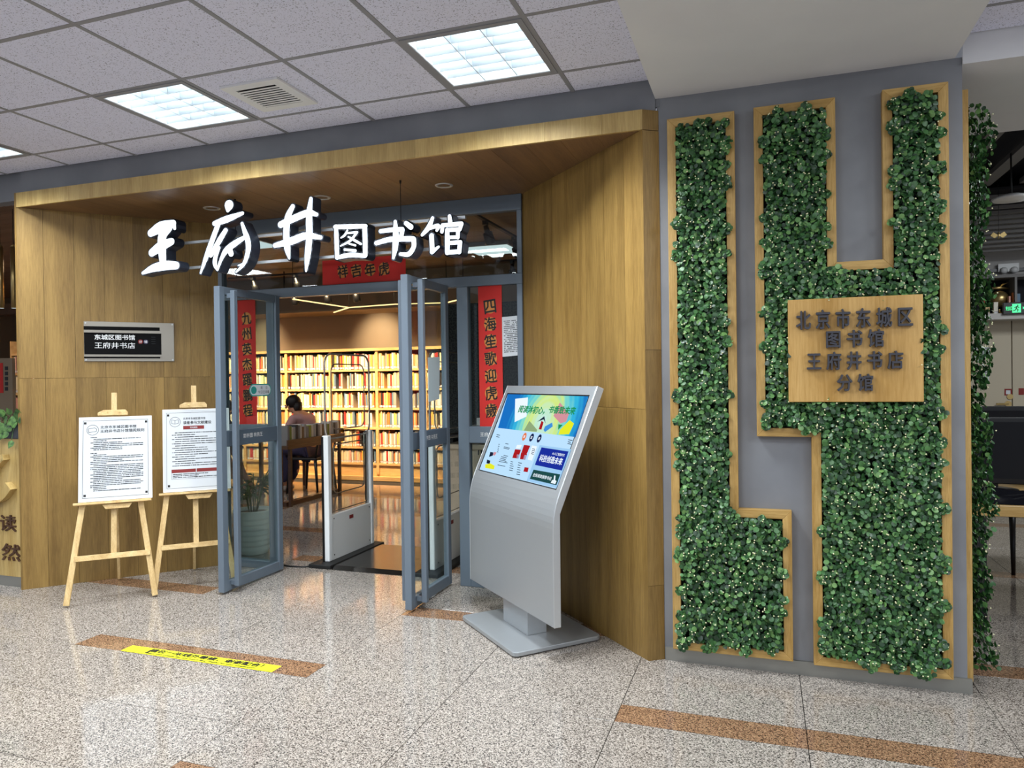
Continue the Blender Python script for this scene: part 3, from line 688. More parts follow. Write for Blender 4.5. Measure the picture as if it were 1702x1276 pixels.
for u, v in ((657, 295), (365, 327), (388, 330)):
    p = atz(u, v, SF); p.y = YBK+.013; zt = aty(300, 405, YBK).z
    MB().tube([(p.x, p.y, zt), (p.x, p.y, SF)], .0022, 6).build('wire', 'blackmatte', sign)
    MB().lathe((p.x, p.y, SF-.022), [(.001, 0), (.006, .002), (.007, .02), (.001, .022)], 10).build('ceiling_anchor', 'blackmatte', sign)
# recessed downlights in the soffit
for (u, v), lb in (((738, 308), 'round chrome downlight in the wooden soffit, nearest the right splayed wall'), ((535, 328), 'round chrome downlight in the middle of the wooden soffit'), ((352, 346), 'round chrome downlight in the soffit nearest the left splayed wall')):
    p = atz(u, v, SF); t = thing('downlight', lb, 'downlight', (p.x, p.y, SF), 'downlights in the wooden soffit')
    MB().lathe((p.x, p.y, SF), [(.040, .002), (.042, -.004), (.056, -.005), (.060, 0)], 28).build('trim_ring', 'silver_edge', t)
    MB().lathe((p.x, p.y, SF), [(.040, -.002), (.034, .012), (.024, .014), (.001, .0145)], 24).build('reflector', 'steel', t)
    MB().lathe((p.x, p.y, SF), [(.018, .010), (.017, .004), (.001, .003)], 16).build('bulb', 'white', t)

# ------------------------------------------------------------------ couplets and notices on the glass
def couplet(name, x0, x1, z0, z1, chars, label, vertical=True):
    y = GYP-.0062; o = MB().box((x0, y-.0012, z0), (x1, y, z1)).build(name, 'red'); single(o, label, 'banner')
    n = len(chars)
    for i, ch in enumerate(chars):
        if vertical: c = Vector(((x0+x1)/2, 0, z1-.085-(z1-z0-.15)*(i+.5)/n+.0)); r = .046
        else: c = Vector((x0+.12+(x1-x0-.24)*(i+.5)/n, 0, (z0+z1)/2)); r = .045
        c.y = y-.0016; MB().disc(c, (1, 0, 0), (0, 0, 1), r, r*1.05, n=24).build('medallion', 'gold', o)
        text(MB(), ch, c-Vector((0, .0008, 0)), (1, .0, .12), (-.1, 0, 1), h=.098, w=.09, bold=.018).build('character', 'ink', o)
couplet('couplet_banner', 2.657, 2.832, 1.116, 2.112, '四海笙歌迎虎歲', 'long red vertical banner on the glass right of the doorway')
couplet('couplet_banner', .600, .770, 1.114, 2.112, '九州英杰躍鵬程', 'long red vertical banner behind the open glass door on the left')
couplet('header_banner', 1.389, 2.093, 2.19, 2.375, '祥吉年虎', 'short red horizontal banner on the glass above the doorway', False)
def sheet(name, P4, m, label, cat, rows, inkm='printgrey', thick=.001, seed=1, dens=.8):
    """paper lying flat on a surface: four corners TL TR BR BL, with rows of fine print"""
    TL, TR, BR, BL = map(Vector, P4); n = (BL-TL).cross(TR-TL).normalized()
    o = MB().prism([TL, TR, BR, BL], n*thick).build(name, m); single(o, label, cat)
    if rows:
        rnd = random.Random(seed); mb = MB()
        for r in range(rows):
            v = .1+.82*r/rows; u = .1
            while u < .88:
                w = rnd.uniform(.01, .06)
                if rnd.random() < dens:
                    def pt(a, b): return TL+(TR-TL)*a+(BL-TL)*b+n*(thick+.0004)
                    mb.add([pt(u, v), pt(u+w, v), pt(u+w, v+.45*.82/rows), pt(u, v+.45*.82/rows)], [(0, 3, 2, 1)])
                u += w+.008
        tag(mb.build('fine_print', inkm, o), kind='stuff')
    return o
yq = GYP-.0055
sheet('notice', [aty(834, 527, yq), aty(866, 524, yq), aty(866, 590, yq), aty(835, 593, yq)], 'paper', 'white notice of small text taped on glass beside the kiosk banner', 'notice', 18, 'printgrey', .001, 3)
q = [atx(711, 594, 2.4265), atx(731, 593, 2.4265), atx(730, 663, 2.4265), atx(712, 668, 2.4265)]
sheet('paper_sheet', [q[0], q[1], q[2], q[3]], 'bluepaper', 'pale blue blank sheet taped to the right glass door', 'paper', 0)
# oval sticker on the left glass door
cS = atx(433, 648, 1.0062); st = MB()
def caps(c, ux, uy, hw, hh, d): 
    pts = []
    for k in range(9): a = math.pi/2+math.pi*k/8; pts.append(c+Vector(ux)*(-hw+hh+hh*math.cos(a))+Vector(uy)*hh*math.sin(a))
    for k in range(9): a = -math.pi/2+math.pi*k/8; pts.append(c+Vector(ux)*(hw-hh+hh*math.cos(a))+Vector(uy)*hh*math.sin(a))
    return MB().prism(pts, d)
tp, bt = atx(433, 637.5, 1.0062).z, atx(433, 658, 1.0062).z; hh = (tp-bt)/2; hw = abs(atx(416.5, 648, 1.006).y-atx(452.5, 648, 1.006).y)/2
UX = Vector((0, 1, 0)); UZ = Vector((0, 0, 1))
o = caps(cS, UX, UZ, hw, hh, (-.001, 0, 0)).build('door_sticker', 'teal'); single(o, 'oval teal and white sticker on the left glass door', 'sticker')
caps(cS+Vector((.0005, 0, 0)), UX, UZ, hw*.93, hh*.82, (-.0004, 0, 0)).build('label_field', 'paper', o)
MB().disc(cS+Vector((.0009, -hw*.62, 0)), UX, UZ, hw*.26, hh*.62).build('badge', 'teal', o)
text(MB(), '今日已消毒', cS+Vector((.001, hw*.28, -hh*.32)), UX, UZ, h=hh*.55, w=hw*1.05).build('lettering', 'char', o); [text(MB(), ch, cS+Vector((.001, hw*q, hh*.35)), UX, UZ, h=hh*.45).build('lettering', 'char', o) for ch, q in (('周', .08), ('日', .55))]

# name plate on the left splayed wall
dW = (GL-PL).normalized(); nW = Vector((dW.y, -dW.x, 0))
def wp(s, z, off=0): return PL+dW*s+UZ*z+nW*off
s0, s1, z0, z1 = .402, 1.007, 1.631, 1.928
pl = thing('name_plate', 'steel-framed black name plate with white characters on the left wall', 'sign', wp((s0+s1)/2, z0))
def wbox(a, b, c, d, off, th): return MB().obox(wp(a, c, off), dW*(b-a), nW*th, UZ*(d-c))
wbox(s0, s1, z0, z1, .0005, .008).build('plate', 'steel', pl, .002)
for a, b, c, d, m, nm, off in ((s0, s1-.10, z1-.062, z1-.036, 'plateblack', 'slot', .0086), (s0, s1-.10, z0+.024, z0+.034, 'plateblack', 'slot', .0086), (s0+.002, s1-.09, z0+.052, z1-.083, 'plateblack', 'name_panel', .0086)):
    wbox(a, b, c, d, off, .004).build(nm, m, pl)
for a, b, c, d in ((s0, s1-.09, z1-.083, z1-.066), (s0, s1-.09, z0+.036, z0+.052)): wbox(a, b, c, d, .0086, .009).build('rail', 'steel', pl)
for a in (s0+.012, s1-.012):
    for c in (z0+.012, z1-.012): MB().disc(wp(a, c, .009), dW, UZ, .006, d=nW*.003, n=10).build('screw', 'silver_edge', pl)
def wtext(mb, s, a, b, zc, h, bold, off=.0130): return text(mb, s, wp((a+b)/2, zc, off), dW, UZ, h=h, w=b-a, bold=bold)
wtext(MB(), '东城区图书馆', s0+.068, s0+.335, z0+.181, .040, .016).build('lettering', 'whitemetal', pl)
wtext(MB(), '王府井书店', s0+.068, s0+.335, z0+.120, .046, .004).build('lettering', 'whitemetal', pl)
for cx_, m, ch in ((s0+.372, 'printred', '分'), (s0+.408, 'purple', '馆')):
    MB().disc(wp(cx_, z0+.15, .0130), dW, UZ, .017).build('badge', m, pl); wtext(MB(), ch, cx_-.010, cx_+.010, z0+.15, .020, .01, .0136).build('lettering', 'whitemetal', pl)
mb = MB()
for k in range(4): mb.add([wp(s0+.445, z0+.185-.017*k, .013), wp(s0+.475, z0+.185-.017*k, .013), wp(s0+.475, z0+.188-.017*k, .013), wp(s0+.445, z0+.188-.017*k, .013)], [(0, 1, 2, 3)])
tag(mb.build('fine_print', 'printgrey', pl), kind='stuff')

# ------------------------------------------------------------------ easels and poster boards
def easel(F0, ue, label, poster_label, glyph, seed, tall=1.0):
    F0 = Vector(F0); ue = Vector(ue).normalized(); be = Vector((-ue.y, ue.x, 0)); th = math.radians(12)
    w = UZ*math.cos(th)+be*math.sin(th); nf = ue.cross(w).normalized()       # nf faces the viewer
    E = lambda s, t_, o=0: F0+ue*s+w*(t_*tall)+nf*o
    er = thing('easel', label, 'easel', F0, 'pine easels beside the left wall')
    for sgn in (-1, 1):
        a, b = E(sgn*.262, .012), E(sgn*.10, 1.22)
        lg = MB().bar(a, b, .036, .02, up=nf).build('leg', 'pine', er, .002, seg=1)
    MB().bar(E(.012, .30, -.012), E(.012, 1.432, -.012), .036, .02, up=nf).build('mast', 'pine', er, .002, seg=1)
    MB().bar(E(-.215, .305, .014), E(.235, .305, .014), .02, .036, up=w).build('crossbar', 'pine_x', er, .002, seg=1)
    MB().bar(E(-.225, .663, .03), E(.245, .663, .03), .055, .016, up=w).build('tray', 'pine_x', er, .002, seg=1)
    MB().prism([E(-.055, .65, .02), E(.125, .65, .02), E(.105, .62, .02), E(-.035, .62, .02)], nf*.02).build('lower_clamp', 'pine_x', er)
    cl = MB().prism([E(-.085, 1.265, .012), E(.10, 1.265, .012), E(.10, 1.285, .012), E(.085, 1.303, .012), E(-.05, 1.303, .012), E(-.085, 1.285, .012)], nf*.024).build('upper_clamp', 'pine_x', er, .001, seg=1)
    for s in (-.025, .05): MB().disc(E(s, 1.285, .036), ue, w, .006, d=nf*.004, n=10).build('screw', 'brass', cl)
    bk = F0+be*.61; MB().bar(Vector((bk.x, bk.y, .012)), E(.012, 1.15, -.03), .03, .02, up=ue).build('rear_leg', 'pine', er, .002, seg=1)
    # poster board standing on the tray
    a, b, c, d = -.198, .250, .676, 1.256; dth = .012
    pb = MB().obox(E(a, c, .0125), ue*(b-a), nf*dth, w*((d-c)*tall)).build('poster_board', 'white')
    single(pb, poster_label, 'poster')
    o = .0125+dth
    MB().add([E(a+.006, c+.006, o+.0004), E(b-.006, c+.006, o+.0004), E(b-.006, d-.006, o+.0004), E(a+.006, d-.006, o+.0004)], [(0, 1, 2, 3)]).build('printed_sheet', 'paper', pb)
    L = lambda mb, x0, x1, y0, y1, oo=.0008: mb.add([E(a+x0, d-y0, o+oo), E(a+x0, d-y1, o+oo), E(a+x1, d-y1, o+oo), E(a+x1, d-y0, o+oo)], [(0, 1, 2, 3)])
    bw, bh = b-a, d-c; mb = MB()
    for x0, x1, y0, y1 in ((.024, bw-.024, .024, .026), (.024, bw-.024, bh-.026, bh-.024), (.024, .026, .024, bh-.024), (bw-.026, bw-.024, .024, bh-.024)): L(mb, x0, x1, y0, y1)
    mb.build('border_line', 'printgrey', pb)
    for x0 in (.030, bw-.044):
        for y0 in (.034, bh-.05): L(MB(), x0, x0+.015, y0, y0+.015).build('corner_mark', 'ink', pb)
    cc = E(a+.082, d-.090, o+.0008)
    mb = MB(); n = 32
    for k in range(n):
        a0, a1 = 2*math.pi*k/n, 2*math.pi*(k+1)/n
        mb.add([cc+ue*r*math.cos(q)+w*r*math.sin(q) for r, q in ((.034, a0), (.0365, a0), (.0365, a1), (.034, a1))], [(0, 1, 2, 3)])
    if glyph == 'book':
        for sx in (-1, 1):
            for p0, p1 in (((0, -.014), (.023*sx, -.010)), ((.023*sx, -.010), (.023*sx, .016)), ((.023*sx, .016), (0, .012)), ((0, .012), (0, -.014))):
                mb.bar(cc+ue*p0[0]+w*p0[1], cc+ue*p1[0]+w*p1[1], .002, .0006, up=nf)
    else:
        for p0, p1 in (((-.024, -.016), (.022, -.010)), ((.022, -.010), (.024, .006)), ((.024, .006), (.012, .016)), ((.012, .016), (-.026, .009)), ((-.026, .009), (-.024, -.016))):
            mb.bar(cc+ue*p0[0]+w*p0[1], cc+ue*p1[0]+w*p1[1], .0025, .0006, up=nf)
    mb.build('icon', 'printgrey', pb)
    T = lambda mb, s, x0, x1, yc, h, bold=.012: text(mb, s, E(a+(x0+x1)/2, d-yc, o+.001), ue, w, h=h, w=x1-x0, bold=bold)
    rnd = random.Random(seed)
    def fine(rows, x0=.070, x1=.392):
        fp = MB()
        for y, ind, fill in rows:
            x = x0+ind; xe = x0+(x1-x0)*fill
            while x < xe:
                q = min(rnd.choice((.006, .012, .018, .03)), xe-x); L(fp, x, x+q, y, y+.0052); x += q+rnd.choice((.0012, .0012, .004))
        tag(fp.build('fine_print', 'printgrey', pb), kind='stuff')
    if glyph == 'book':
        T(MB(), '北京市东城区图书馆', .135, .285, .068, .017, .008).build('lettering', 'printgrey', pb)
        T(MB(), '读者参与文献建设', .135, .325, .097, .025, .016).build('lettering', 'printgrey', pb)
        L(MB(), .135, .275, .120, .145).build('red_label', 'printred', pb); T(MB(), '活动规则', .180, .230, .1325, .013).build('lettering', 'paper', pb)
        fine([(.165+.0155*k, (.02 if k % 2 == 0 else 0), rnd.choice((1, .95, .7, .45))) for k in range(16)], .06, .40)
        for x0, x1 in ((.055, .215), (.220, .388)):
            mb = MB(); L(mb, x0, x1, .425, .449); mb.build('red_label', 'printred', pb)
            mb = MB(); L(mb, x0, x1, .492, .4935); L(mb, x0, x0+.0015, .449, .492); L(mb, x1-.0015, x1, .449, .492); mb.build('border_line', 'printgrey', pb)
        fine([(.457, .004, .75), (.468, .004, .55), (.479, .004, .95)], .06, .375)
    else:
        T(MB(), '北京市东城区图书馆', .128, .350, .072, .021, .016).build('lettering', 'printgrey', pb)
        T(MB(), '王府井书店分馆借阅规则', .128, .400, .100, .023, .016).build('lettering', 'printgrey', pb)
        rows = []; y = .140
        for k in range(30):
            if k == 8: y += .012
            rows.append((y, 0 if k in (0, 8) or rnd.random() < .4 else .018, .12 if k in (0, 8) else rnd.choice((1, 1, .95, .6, .3)))); y += .0122
        fine(rows)
    return er
e1a, e1b = Vector((.212, -.259, 0)), Vector((.593, .1, 0))
easel((e1a+e1b)/2, e1b-e1a, 'pine easel standing nearer the viewer, left of the other easel', 'white framed rules poster with a card icon on the nearer easel', 'card', 5)
E2 = lerp(Vector((.553, .130, 0)), Vector((.934, .489, 0)), .5)
easel(E2, e1b-e1a, 'pine easel standing partly behind the open left glass door', 'white poster with red labels and book icon, behind the left door', 'book', 6, 1.03)

# ------------------------------------------------------------------ information kiosk
ku, kn, kc = Vector((.722, -.692, 0)), Vector((-.692, -.722, 0)), Vector((3.236, .222, 0))
KW = 1.047
K = lambda a, b, z: kc+ku*a+kn*b+UZ*z
kiosk = thing('information_kiosk', 'silver touch-screen kiosk with a tilted screen on a square foot', 'kiosk', kc)
def rrect(hx, hy, r, z, n=5):
    pts = []
    for cx_, cy2, a0 in ((hx-r, hy-r, 0), (-hx+r, hy-r, 90), (-hx+r, -hy+r, 180), (hx-r, -hy+r, 270)):
        for k in range(n+1):
            a = math.radians(a0+90*k/n); pts.append(K(cx_+r*math.cos(a), cy2+r*math.sin(a), z))
    return pts
MB().prism(rrect(.349, .274, .03, .006), UZ*.024).build('foot_plate', 'silver', kiosk, .004)
MB().prism(rrect(.33, .255, .03, 0), UZ*.006).build('foot_pad', 'blackmatte', kiosk)
MB().prism([K(-.145, .090, .03), K(.155, .090, .03), K(.155, -.034, .03), K(-.145, -.034, .03)], UZ*.22).build('neck', 'silver', kiosk, .002, seg=1)
# the bent slab: profile in (n, z)
B0, T0 = Vector((.130, .783)), Vector((-.150, 1.418)); sv = (T0-B0).normalized(); sn = Vector((sv.y, -sv.x))   # sn points to the front
thk = .043
front = [(.134, .188)]
for k in range(7):                                                       # rounded bend
    t_ = k/6; p0 = Vector((.132, .690)); p1 = Vector((.130, .783)); p2 = B0+sv*.10
    q = p0*(1-t_)**2+p1*2*t_*(1-t_)+p2*t_*t_; front.append((q.x, q.y))
front.append((T0.x, T0.y))
bk0 = T0-sn*thk
back = [(bk0.x, bk0.y), (.090, .765), (.092, .188)]
prof = front+back
o = MB().prism([K(-KW/2, b, z_) for b, z_ in prof], ku*KW).build('body', 'silver', kiosk, .006, seg=3)
for sgn in (-1, 1):                                                      # bright side edges
    base = KW/2*sgn
    MB().prism([K(base, b, z_) for b, z_ in prof], ku*sgn*.003).build('side_edge', 'silver_edge', kiosk, .0015, seg=1)
S3 = lambda s, t_, off: kc+ku*s+kn*(B0.x+sv.x*t_+sn.x*off)+UZ*(B0.y+sv.y*t_+sn.y*off)
svv = kn*sv.x+UZ*sv.y; snn = kn*sn.x+UZ*sn.y
bez = MB().prism([S3(-.480, .112, 0), S3(.482, .112, 0), S3(.482, .640, 0), S3(-.480, .640, 0)], snn*.002).build('bezel', 'black', kiosk)
def sp(u, v, off): return onp(u, v, S3(0, 0, off), snn)                 # photograph pixel -> point on the screen plane
c6 = lambda x, y: (800+x*.11758, 645+y*.11758)
c7 = lambda x, y: (780+x*.10576, 720+y*.10576)
def quad(pts, off, m, name): return MB().add([sp(*p, off) for p in pts], [tuple(range(len(pts)))[::-1]]).build(name, m, scr)
def smat(name, h, s=1.0): return emis(name, hexc(h), s)
SM = {k_: smat('screen_'+k_, h) for k_, h in dict(pale='b9defa', white='e8f4ff', navy='1c2f9a', dgreen='1f4a4a', orange='e07a52', dblue='16204a', red='a81c22', yellow='e2e62c', green='1f8f58', pink='d0909a', leaf='8ea67a', blue='3f8fd8', ink='18233a', grey='7d93a8', teal='2f9fb4', mid='9cc9ee').items()}
scr = MB().add([S3(-.466, .116, .0026), S3(.480, .116, .0026), S3(.480, .632, .0026), S3(-.466, .632, .0026)], [(0, 1, 2, 3)]).build('screen', SM['pale'], kiosk)
# swirling banner: rings of green and blue
bm_ = bpy.data.materials.new('screen_banner'); bm_.use_nodes = True; nt = bm_.node_tree; nt.nodes.clear()
o_ = nd(nt, 'ShaderNodeOutputMaterial'); e_ = nd(nt, 'ShaderNodeEmission'); tcn = nd(nt, 'ShaderNodeTexCoord'); mpn = nd(nt, 'ShaderNodeMapping')
bc = sp(*c6(860, 480), .003); loc = WM[kiosk].inverted() @ bc
mpn.vector_type = 'POINT'; mpn.inputs['Location'].default_value = (-loc.x, -loc.y, -loc.z)
ln = nd(nt, 'ShaderNodeVectorMath', operation='LENGTH'); nz_ = nd(nt, 'ShaderNodeTexNoise'); nz_.inputs['Scale'].default_value = 9
mr_ = nd(nt, 'ShaderNodeMath', operation='MULTIPLY_ADD', i_1=2.05, i_2=-.02); ad_ = nd(nt, 'ShaderNodeMath', operation='MULTIPLY_ADD', i_1=.22)
wv = nd(nt, 'ShaderNodeMath', operation='SINE'); wm_ = nd(nt, 'ShaderNodeMath', operation='MULTIPLY', i_1=150.0); wa = nd(nt, 'ShaderNodeMath', operation='MULTIPLY_ADD', i_1=.03)
rp = ramp(nt, [(0.0, hexc('c9eef0')), (0.22, hexc('bfe6cf')), (0.42, hexc('cfe77e')), (0.55, hexc('7fd6c8')), (0.72, hexc('35b4dc')), (0.95, hexc('1a6fc0'))])
nt.links.new(tcn.outputs['Object'], mpn.inputs[0]); nt.links.new(mpn.outputs[0], ln.inputs[0]); nt.links.new(mpn.outputs[0], nz_.inputs[0])
nt.links.new(ln.outputs['Value'], mr_.inputs[0]); nt.links.new(nz_.outputs[0], ad_.inputs[0]); nt.links.new(mr_.outputs[0], ad_.inputs[2])
nt.links.new(ln.outputs['Value'], wm_.inputs[0]); nt.links.new(wm_.outputs[0], wv.inputs[0]); nt.links.new(wv.outputs[0], wa.inputs[0]); nt.links.new(ad_.outputs[0], wa.inputs[2])
nt.links.new(wa.outputs[0], rp.inputs[0]); nt.links.new(rp.outputs[0], e_.inputs[0]); nt.links.new(e_.outputs[0], o_.inputs[0])
tl_, tr_ = S3(-.466, .632, .003), S3(.480, .632, .003)
mb = MB().add([tl_, sp(*c6(236, 560), .003), sp(*c6(1325, 690), .003), tr_], [(0, 1, 2, 3)]); mb.build('screen_banner', bm_, scr)
for pts, m in (([(480, 150), (660, 130), (640, 400), (470, 480)], 'white'), ([(680, 460), (790, 590), (780, 615), (600, 600)], 'leaf'), ([(880, 590), (900, 540), (1000, 485), (1010, 540), (900, 620)], 'blue'), ([(1020, 390), (1110, 200), (1240, 360), (1200, 470), (1120, 500)], 'pink'), ([(1090, 510), (1150, 520), (1085, 590)], 'green'), ([(1110, 590), (1250, 450), (1310, 500), (1240, 650), (1090, 655)], 'yellow'), ([(850, 460), (880, 480), (850, 585), (810, 580)], 'red')):
    quad([c6(*p) for p in pts], .0034, SM[m], 'picture_patch')
quad([c6(*p) for p in ((890, 395), (910, 500), (880, 440), (790, 475))], .0036, SM['ink'], 'picture_patch')
SUX = ku; SVV = svv
def stext(s, a, b, hpx, m, bold=.02, off=.0042, skew=0):
    A_, B_ = sp(*a, off), sp(*b, off); d_ = B_-A_; h = (sp((a[0]+b[0])/2, (a[1]+b[1])/2-hpx/2, off)-sp((a[0]+b[0])/2, (a[1]+b[1])/2+hpx/2, off)).dot(svv)
    text(MB(), s, (A_+B_)/2, ku, svv, h=abs(h), w=d_.dot(ku), bold=bold).build('lettering', m, scr)
stext('阅读沐初心，', c6(530, 300), c6(905, 310), 13.5, SM['green'], .034); stext('书香致未来', c6(955, 305), c6(1335, 315), 13.5, SM['green'], .034)
for x, y, m in ((608, 685, 'orange'), (710, 697, 'dblue'), (818, 710, 'dblue')):
    c = sp(*c6(x, y), .0036); MB().disc(c, ku, svv, .022, .025).build('round_button', SM[m], scr)
    mb = MB()
    for k in (-1, 0, 1): mb.add([c+ku*a_+svv*(b_+k*.006)+snn*.0004 for a_, b_ in ((-.009, -.002), (.009, -.002), (.009, .002), (-.009, .002))], [(0, 1, 2, 3)])
    mb.build('button_print', SM['white'], scr)
def c7q(pts, off, m, nm='picture_patch'): return quad([c7(*p) for p in pts], off, SM[m], nm)
c7q(((1105, 185), (1600, 250), (1370, 860), (900, 745)), .0030, 'mid', 'tile_column')
c7q(((1135, 220), (1560, 285), (1455, 585), (1030, 495)), .0034, 'navy', 'blue_tile')
c7q(((1010, 570), (1430, 645), (1370, 815), (950, 715)), .0034, 'dgreen', 'green_tile')
stext('AI·人工智能时代', c7(1305, 315), c7(1500, 345), 5, SM['white'], .01); stext('科技创造未来', c7(1105, 385), c7(1465, 445), 12.5, SM['white'], .024)
stext('全民阅读推荐书目', c7(1000, 655), c7(1290, 705), 6.5, SM['white'], .016)
c7q(((1335, 660), (1355, 665), (1350, 735), (1372, 750), (1350, 795), (1280, 780), (1300, 735), (1325, 730)), .0037, 'white')
for pts, m in ((((720, 250), (812, 258), (768, 395), (675, 385)), 'red'), (((860, 180), (958, 195), (900, 330), (820, 300)), 'red'), (((815, 300), (910, 330), (880, 415), (795, 405)), 'red'), (((750, 330), (800, 340), (775, 400), (735, 395)), 'mid'), (((870, 340), (910, 345), (880, 415), (840, 410)), 'mid'), (((750, 180), (830, 180), (800, 240), (730, 235)), 'white'), (((985, 190), (1065, 205), (985, 430), (915, 410)), 'white'),
               (((280, 410), (330, 430), (320, 480), (270, 470)), 'ink'), (((330, 290), (380, 300), (370, 350), (310, 370)), 'ink'), (((250, 490), (330, 470), (400, 510), (385, 565), (250, 545)), 'yellow'), (((390, 290), (430, 300), (400, 350), (370, 340)), 'pink'), (((870, 530), (935, 540), (915, 610), (850, 600)), 'red')):
    c7q(pts, .0036, m)
mb = MB(); rnd = random.Random(4)
for (x, y, w, n, stp) in ((545, 210, 130, 2, 18), (540, 345, 90, 1, 20), (500, 365, 130, 1, 20), (490, 390, 130, 1, 20), (475, 415, 140, 1, 20), (465, 440, 140, 1, 20), (445, 495, 130, 1, 20), (565, 160, 55, 1, 20), (990, 240, 60, 4, 26), (650, 440, 60, 5, 34), (770, 460, 60, 6, 36), (1555, 100, 70, 3, 30), (430, 20, 60, 2, 30), (460, 170, 22, 5, 30)):
    for k in range(n):
        yy = y+k*stp; a = c7(x-k*6, yy); b = c7(x-k*6+w*rnd.uniform(.6, 1), yy+w*.18)
        mb.bar(sp(*a, .0040), sp(*b, .0040), .0035, .0004, up=snn)
tag(mb.build('fine_print', SM['ink'], scr), kind='stuff')

# ------------------------------------------------------------------ yellow floor sticker
ysx0, ysx1, ysy0, ysy1 = 1.197, 2.186, -.739, -.658
yst = MB().box((ysx0, ysy0, .0003), (ysx1, ysy1, .0011)).build('floor_sticker', 'yellow'); single(yst, 'yellow queue sticker with black writing on the brown floor strip', 'sticker')
text(MB(), '请在一米线外等候，谢谢配合！', ((ysx0+ysx1)/2+.035, -.687, .0022), (1, 0, 0), (0, 1, 0), h=.044, w=.74, bold=.03).build('lettering', 'ink', yst)
text(MB(), 'Please wait outside the one metre line. Thanks for your cooperation', ((ysx0+ysx1)/2+.025, -.725, .0022), (1, 0, 0), (0, 1, 0), h=.020, w=.72, bold=.02).build('lettering', 'ink', yst)
mb = MB(); px_ = ysx0+.165
mb.disc((px_, -.674, .0016), (1, 0, 0), (0, 1, 0), .006, n=12)
mb.add([(px_-.012, -.683, .0016), (px_-.007, -.715, .0016), (px_-.008, -.73, .0016), (px_+.008, -.73, .0016), (px_+.007, -.715, .0016), (px_+.012, -.683, .0016)], [(0, 1, 2, 3, 4, 5)])
mb.build('pictogram', 'ink', yst)

# ------------------------------------------------------------------ library interior shell
YB = 5.95
for nm, lo, hi, m in (('wall_back', (-9, YB, 0), (3.2, YB+.1, 3.1), 'libwall'), ('wall_library_right', (3.05, 1.0, 0), (3.15, YB, 3.1), 'libwall'), ('wall_library_left', (-8.1, .1, 0), (-8, YB, 3.1), 'libwall'), ('wall_side_left', (-.47, .13, 2.83), (-.40, .95, 3.1), 'libwall')):
    b = MB().box(lo, hi).build(nm, m); b['kind'] = 'structure'
lc = struct('ceiling_library')
y = .0
while y < YB:
    o = MB().box((-8, 0, 0), (3.05, .297, .02)).build('plank', 'libceil', None); o.parent = lc; o.location = (0, y if y > .9 else max(y, .13), 3.0)
    y += .3
MB().box((-9, .0, 3.03), (3.2, YB, 3.06)).build('backing', 'gap', lc)
# dropped edge with a warm LED line in front of the shelves
dz = 2.46
dp = MB().box((-6, 5.32, dz+.02), (3.05, YB, 3.0)).build('ceiling_drop', 'libwall'); dp['kind'] = 'structure'
led = thing('led_strip_light', 'warm angular LED strip light hung above the bookcase', 'light', (-.9, 5.2, dz))
lp = [atz(487, 497, dz), atz(580, 511, dz), atz(655, 505.5, dz), atz(742, 503, dz), atz(770, 496, dz)]
for a, b in zip(lp[:-1], lp[1:]): MB().bar(a, b, .018, .012).build('light_bar', 'ledwarm', led)
MB().bar(atz(555, 519, dz-.02), lp[1], .018, .012).build('light_bar', 'ledwarm', led)
for p in lp: MB().tube([p, (p.x, p.y, 3.0)], .004, 6).build('hanger', 'blackmatte', led)
def lib_panel(x, y, label):
    t = thing('ceiling_panel_light', label, 'ceiling light', (x, y, 2.985))
    MB().box((x-.3, y-.3, 2.955), (x+.3, y+.3, 2.998)).build('frame', 'tbar', t)
    for i in range(2):
        for j in range(4): MB().box((x-.27+.275*i, y-.27+.137*j, 2.949), (x-.005+.275*i, y-.27+.137*j+.125, 2.9545)).build('diffuser_cell', 'panelglow', t)
lib_panel(*LIBFIX[0], 'square ceiling panel light seen through the glass above the right banner')
lib_panel(*LIBFIX[1], 'square ceiling panel light seen beside the short red banner')
lib_panel(*LIBFIX[2], 'square ceiling panel light seen through glass behind the glowing characters')
def track(p0, p1, heads, label):
    c = lerp(p0, p1, .5); t = thing('track_light', label, 'track light', c)
    MB().bar(p0, p1, .035, .02).build('rail', 'blackmatte', t)
    for q in (.1, .9): a = lerp(p0, p1, q); MB().tube([a, (a.x, a.y, 3.0)], .008, 6).build('mount', 'blackmatte', t)
    for q, tilt in heads:
        a = lerp(p0, p1, q); hd = MB().box((a.x-.02, a.y-.03, a.z-.045), (a.x+.02, a.y+.03, a.z-.008)).build('adapter', 'black', t)
        d_ = Vector((tilt[0], tilt[1], -1)).normalized(); s_ = a+Vector((0, 0, -.05))
        h = MB().tube([s_, s_+d_*.06, s_+d_*.065, s_+d_*.17, s_+d_*.175], [.022, .028, .045, .05, .045], 14).build('lamp_head', 'black', t)
        MB().disc(s_+d_*.176, d_.orthogonal().normalized(), d_.cross(d_.orthogonal()).normalized(), .04, n=14).build('lens', 'silver_edge', h)
zt = 2.93
tp0, tp1 = atz(782, 352, zt), atz(880, 405, zt); tp1.x = tp0.x
track(tp0, tp1, ((.22, (.2, .3)), (.72, (.2, .25))), 'black track with two spotlights above the glass near the right wall')
a_, b_ = atz(826, 434, zt), atz(872, 431, zt)
track(a_, b_, ((.55, (0, .1)),), 'short black track with one spotlight deep inside behind the transom')
a_, b_ = aty(380, 465, 4.6), aty(520, 455, 4.6)
track(Vector((a_.x, 4.6, 2.93)), Vector((b_.x, 4.6, 2.93)), ((.3, (0, .5)), (.8, (0, .5))), 'black track with spotlights behind the open left door header')
track(Vector((-1.9, 4.75, 2.75)), Vector((-.4, 4.75, 2.75)), ((.2, (0, .35)), (.55, (0, .35)), (.85, (0, .35))), 'black track with three spotlights above the library shelves')

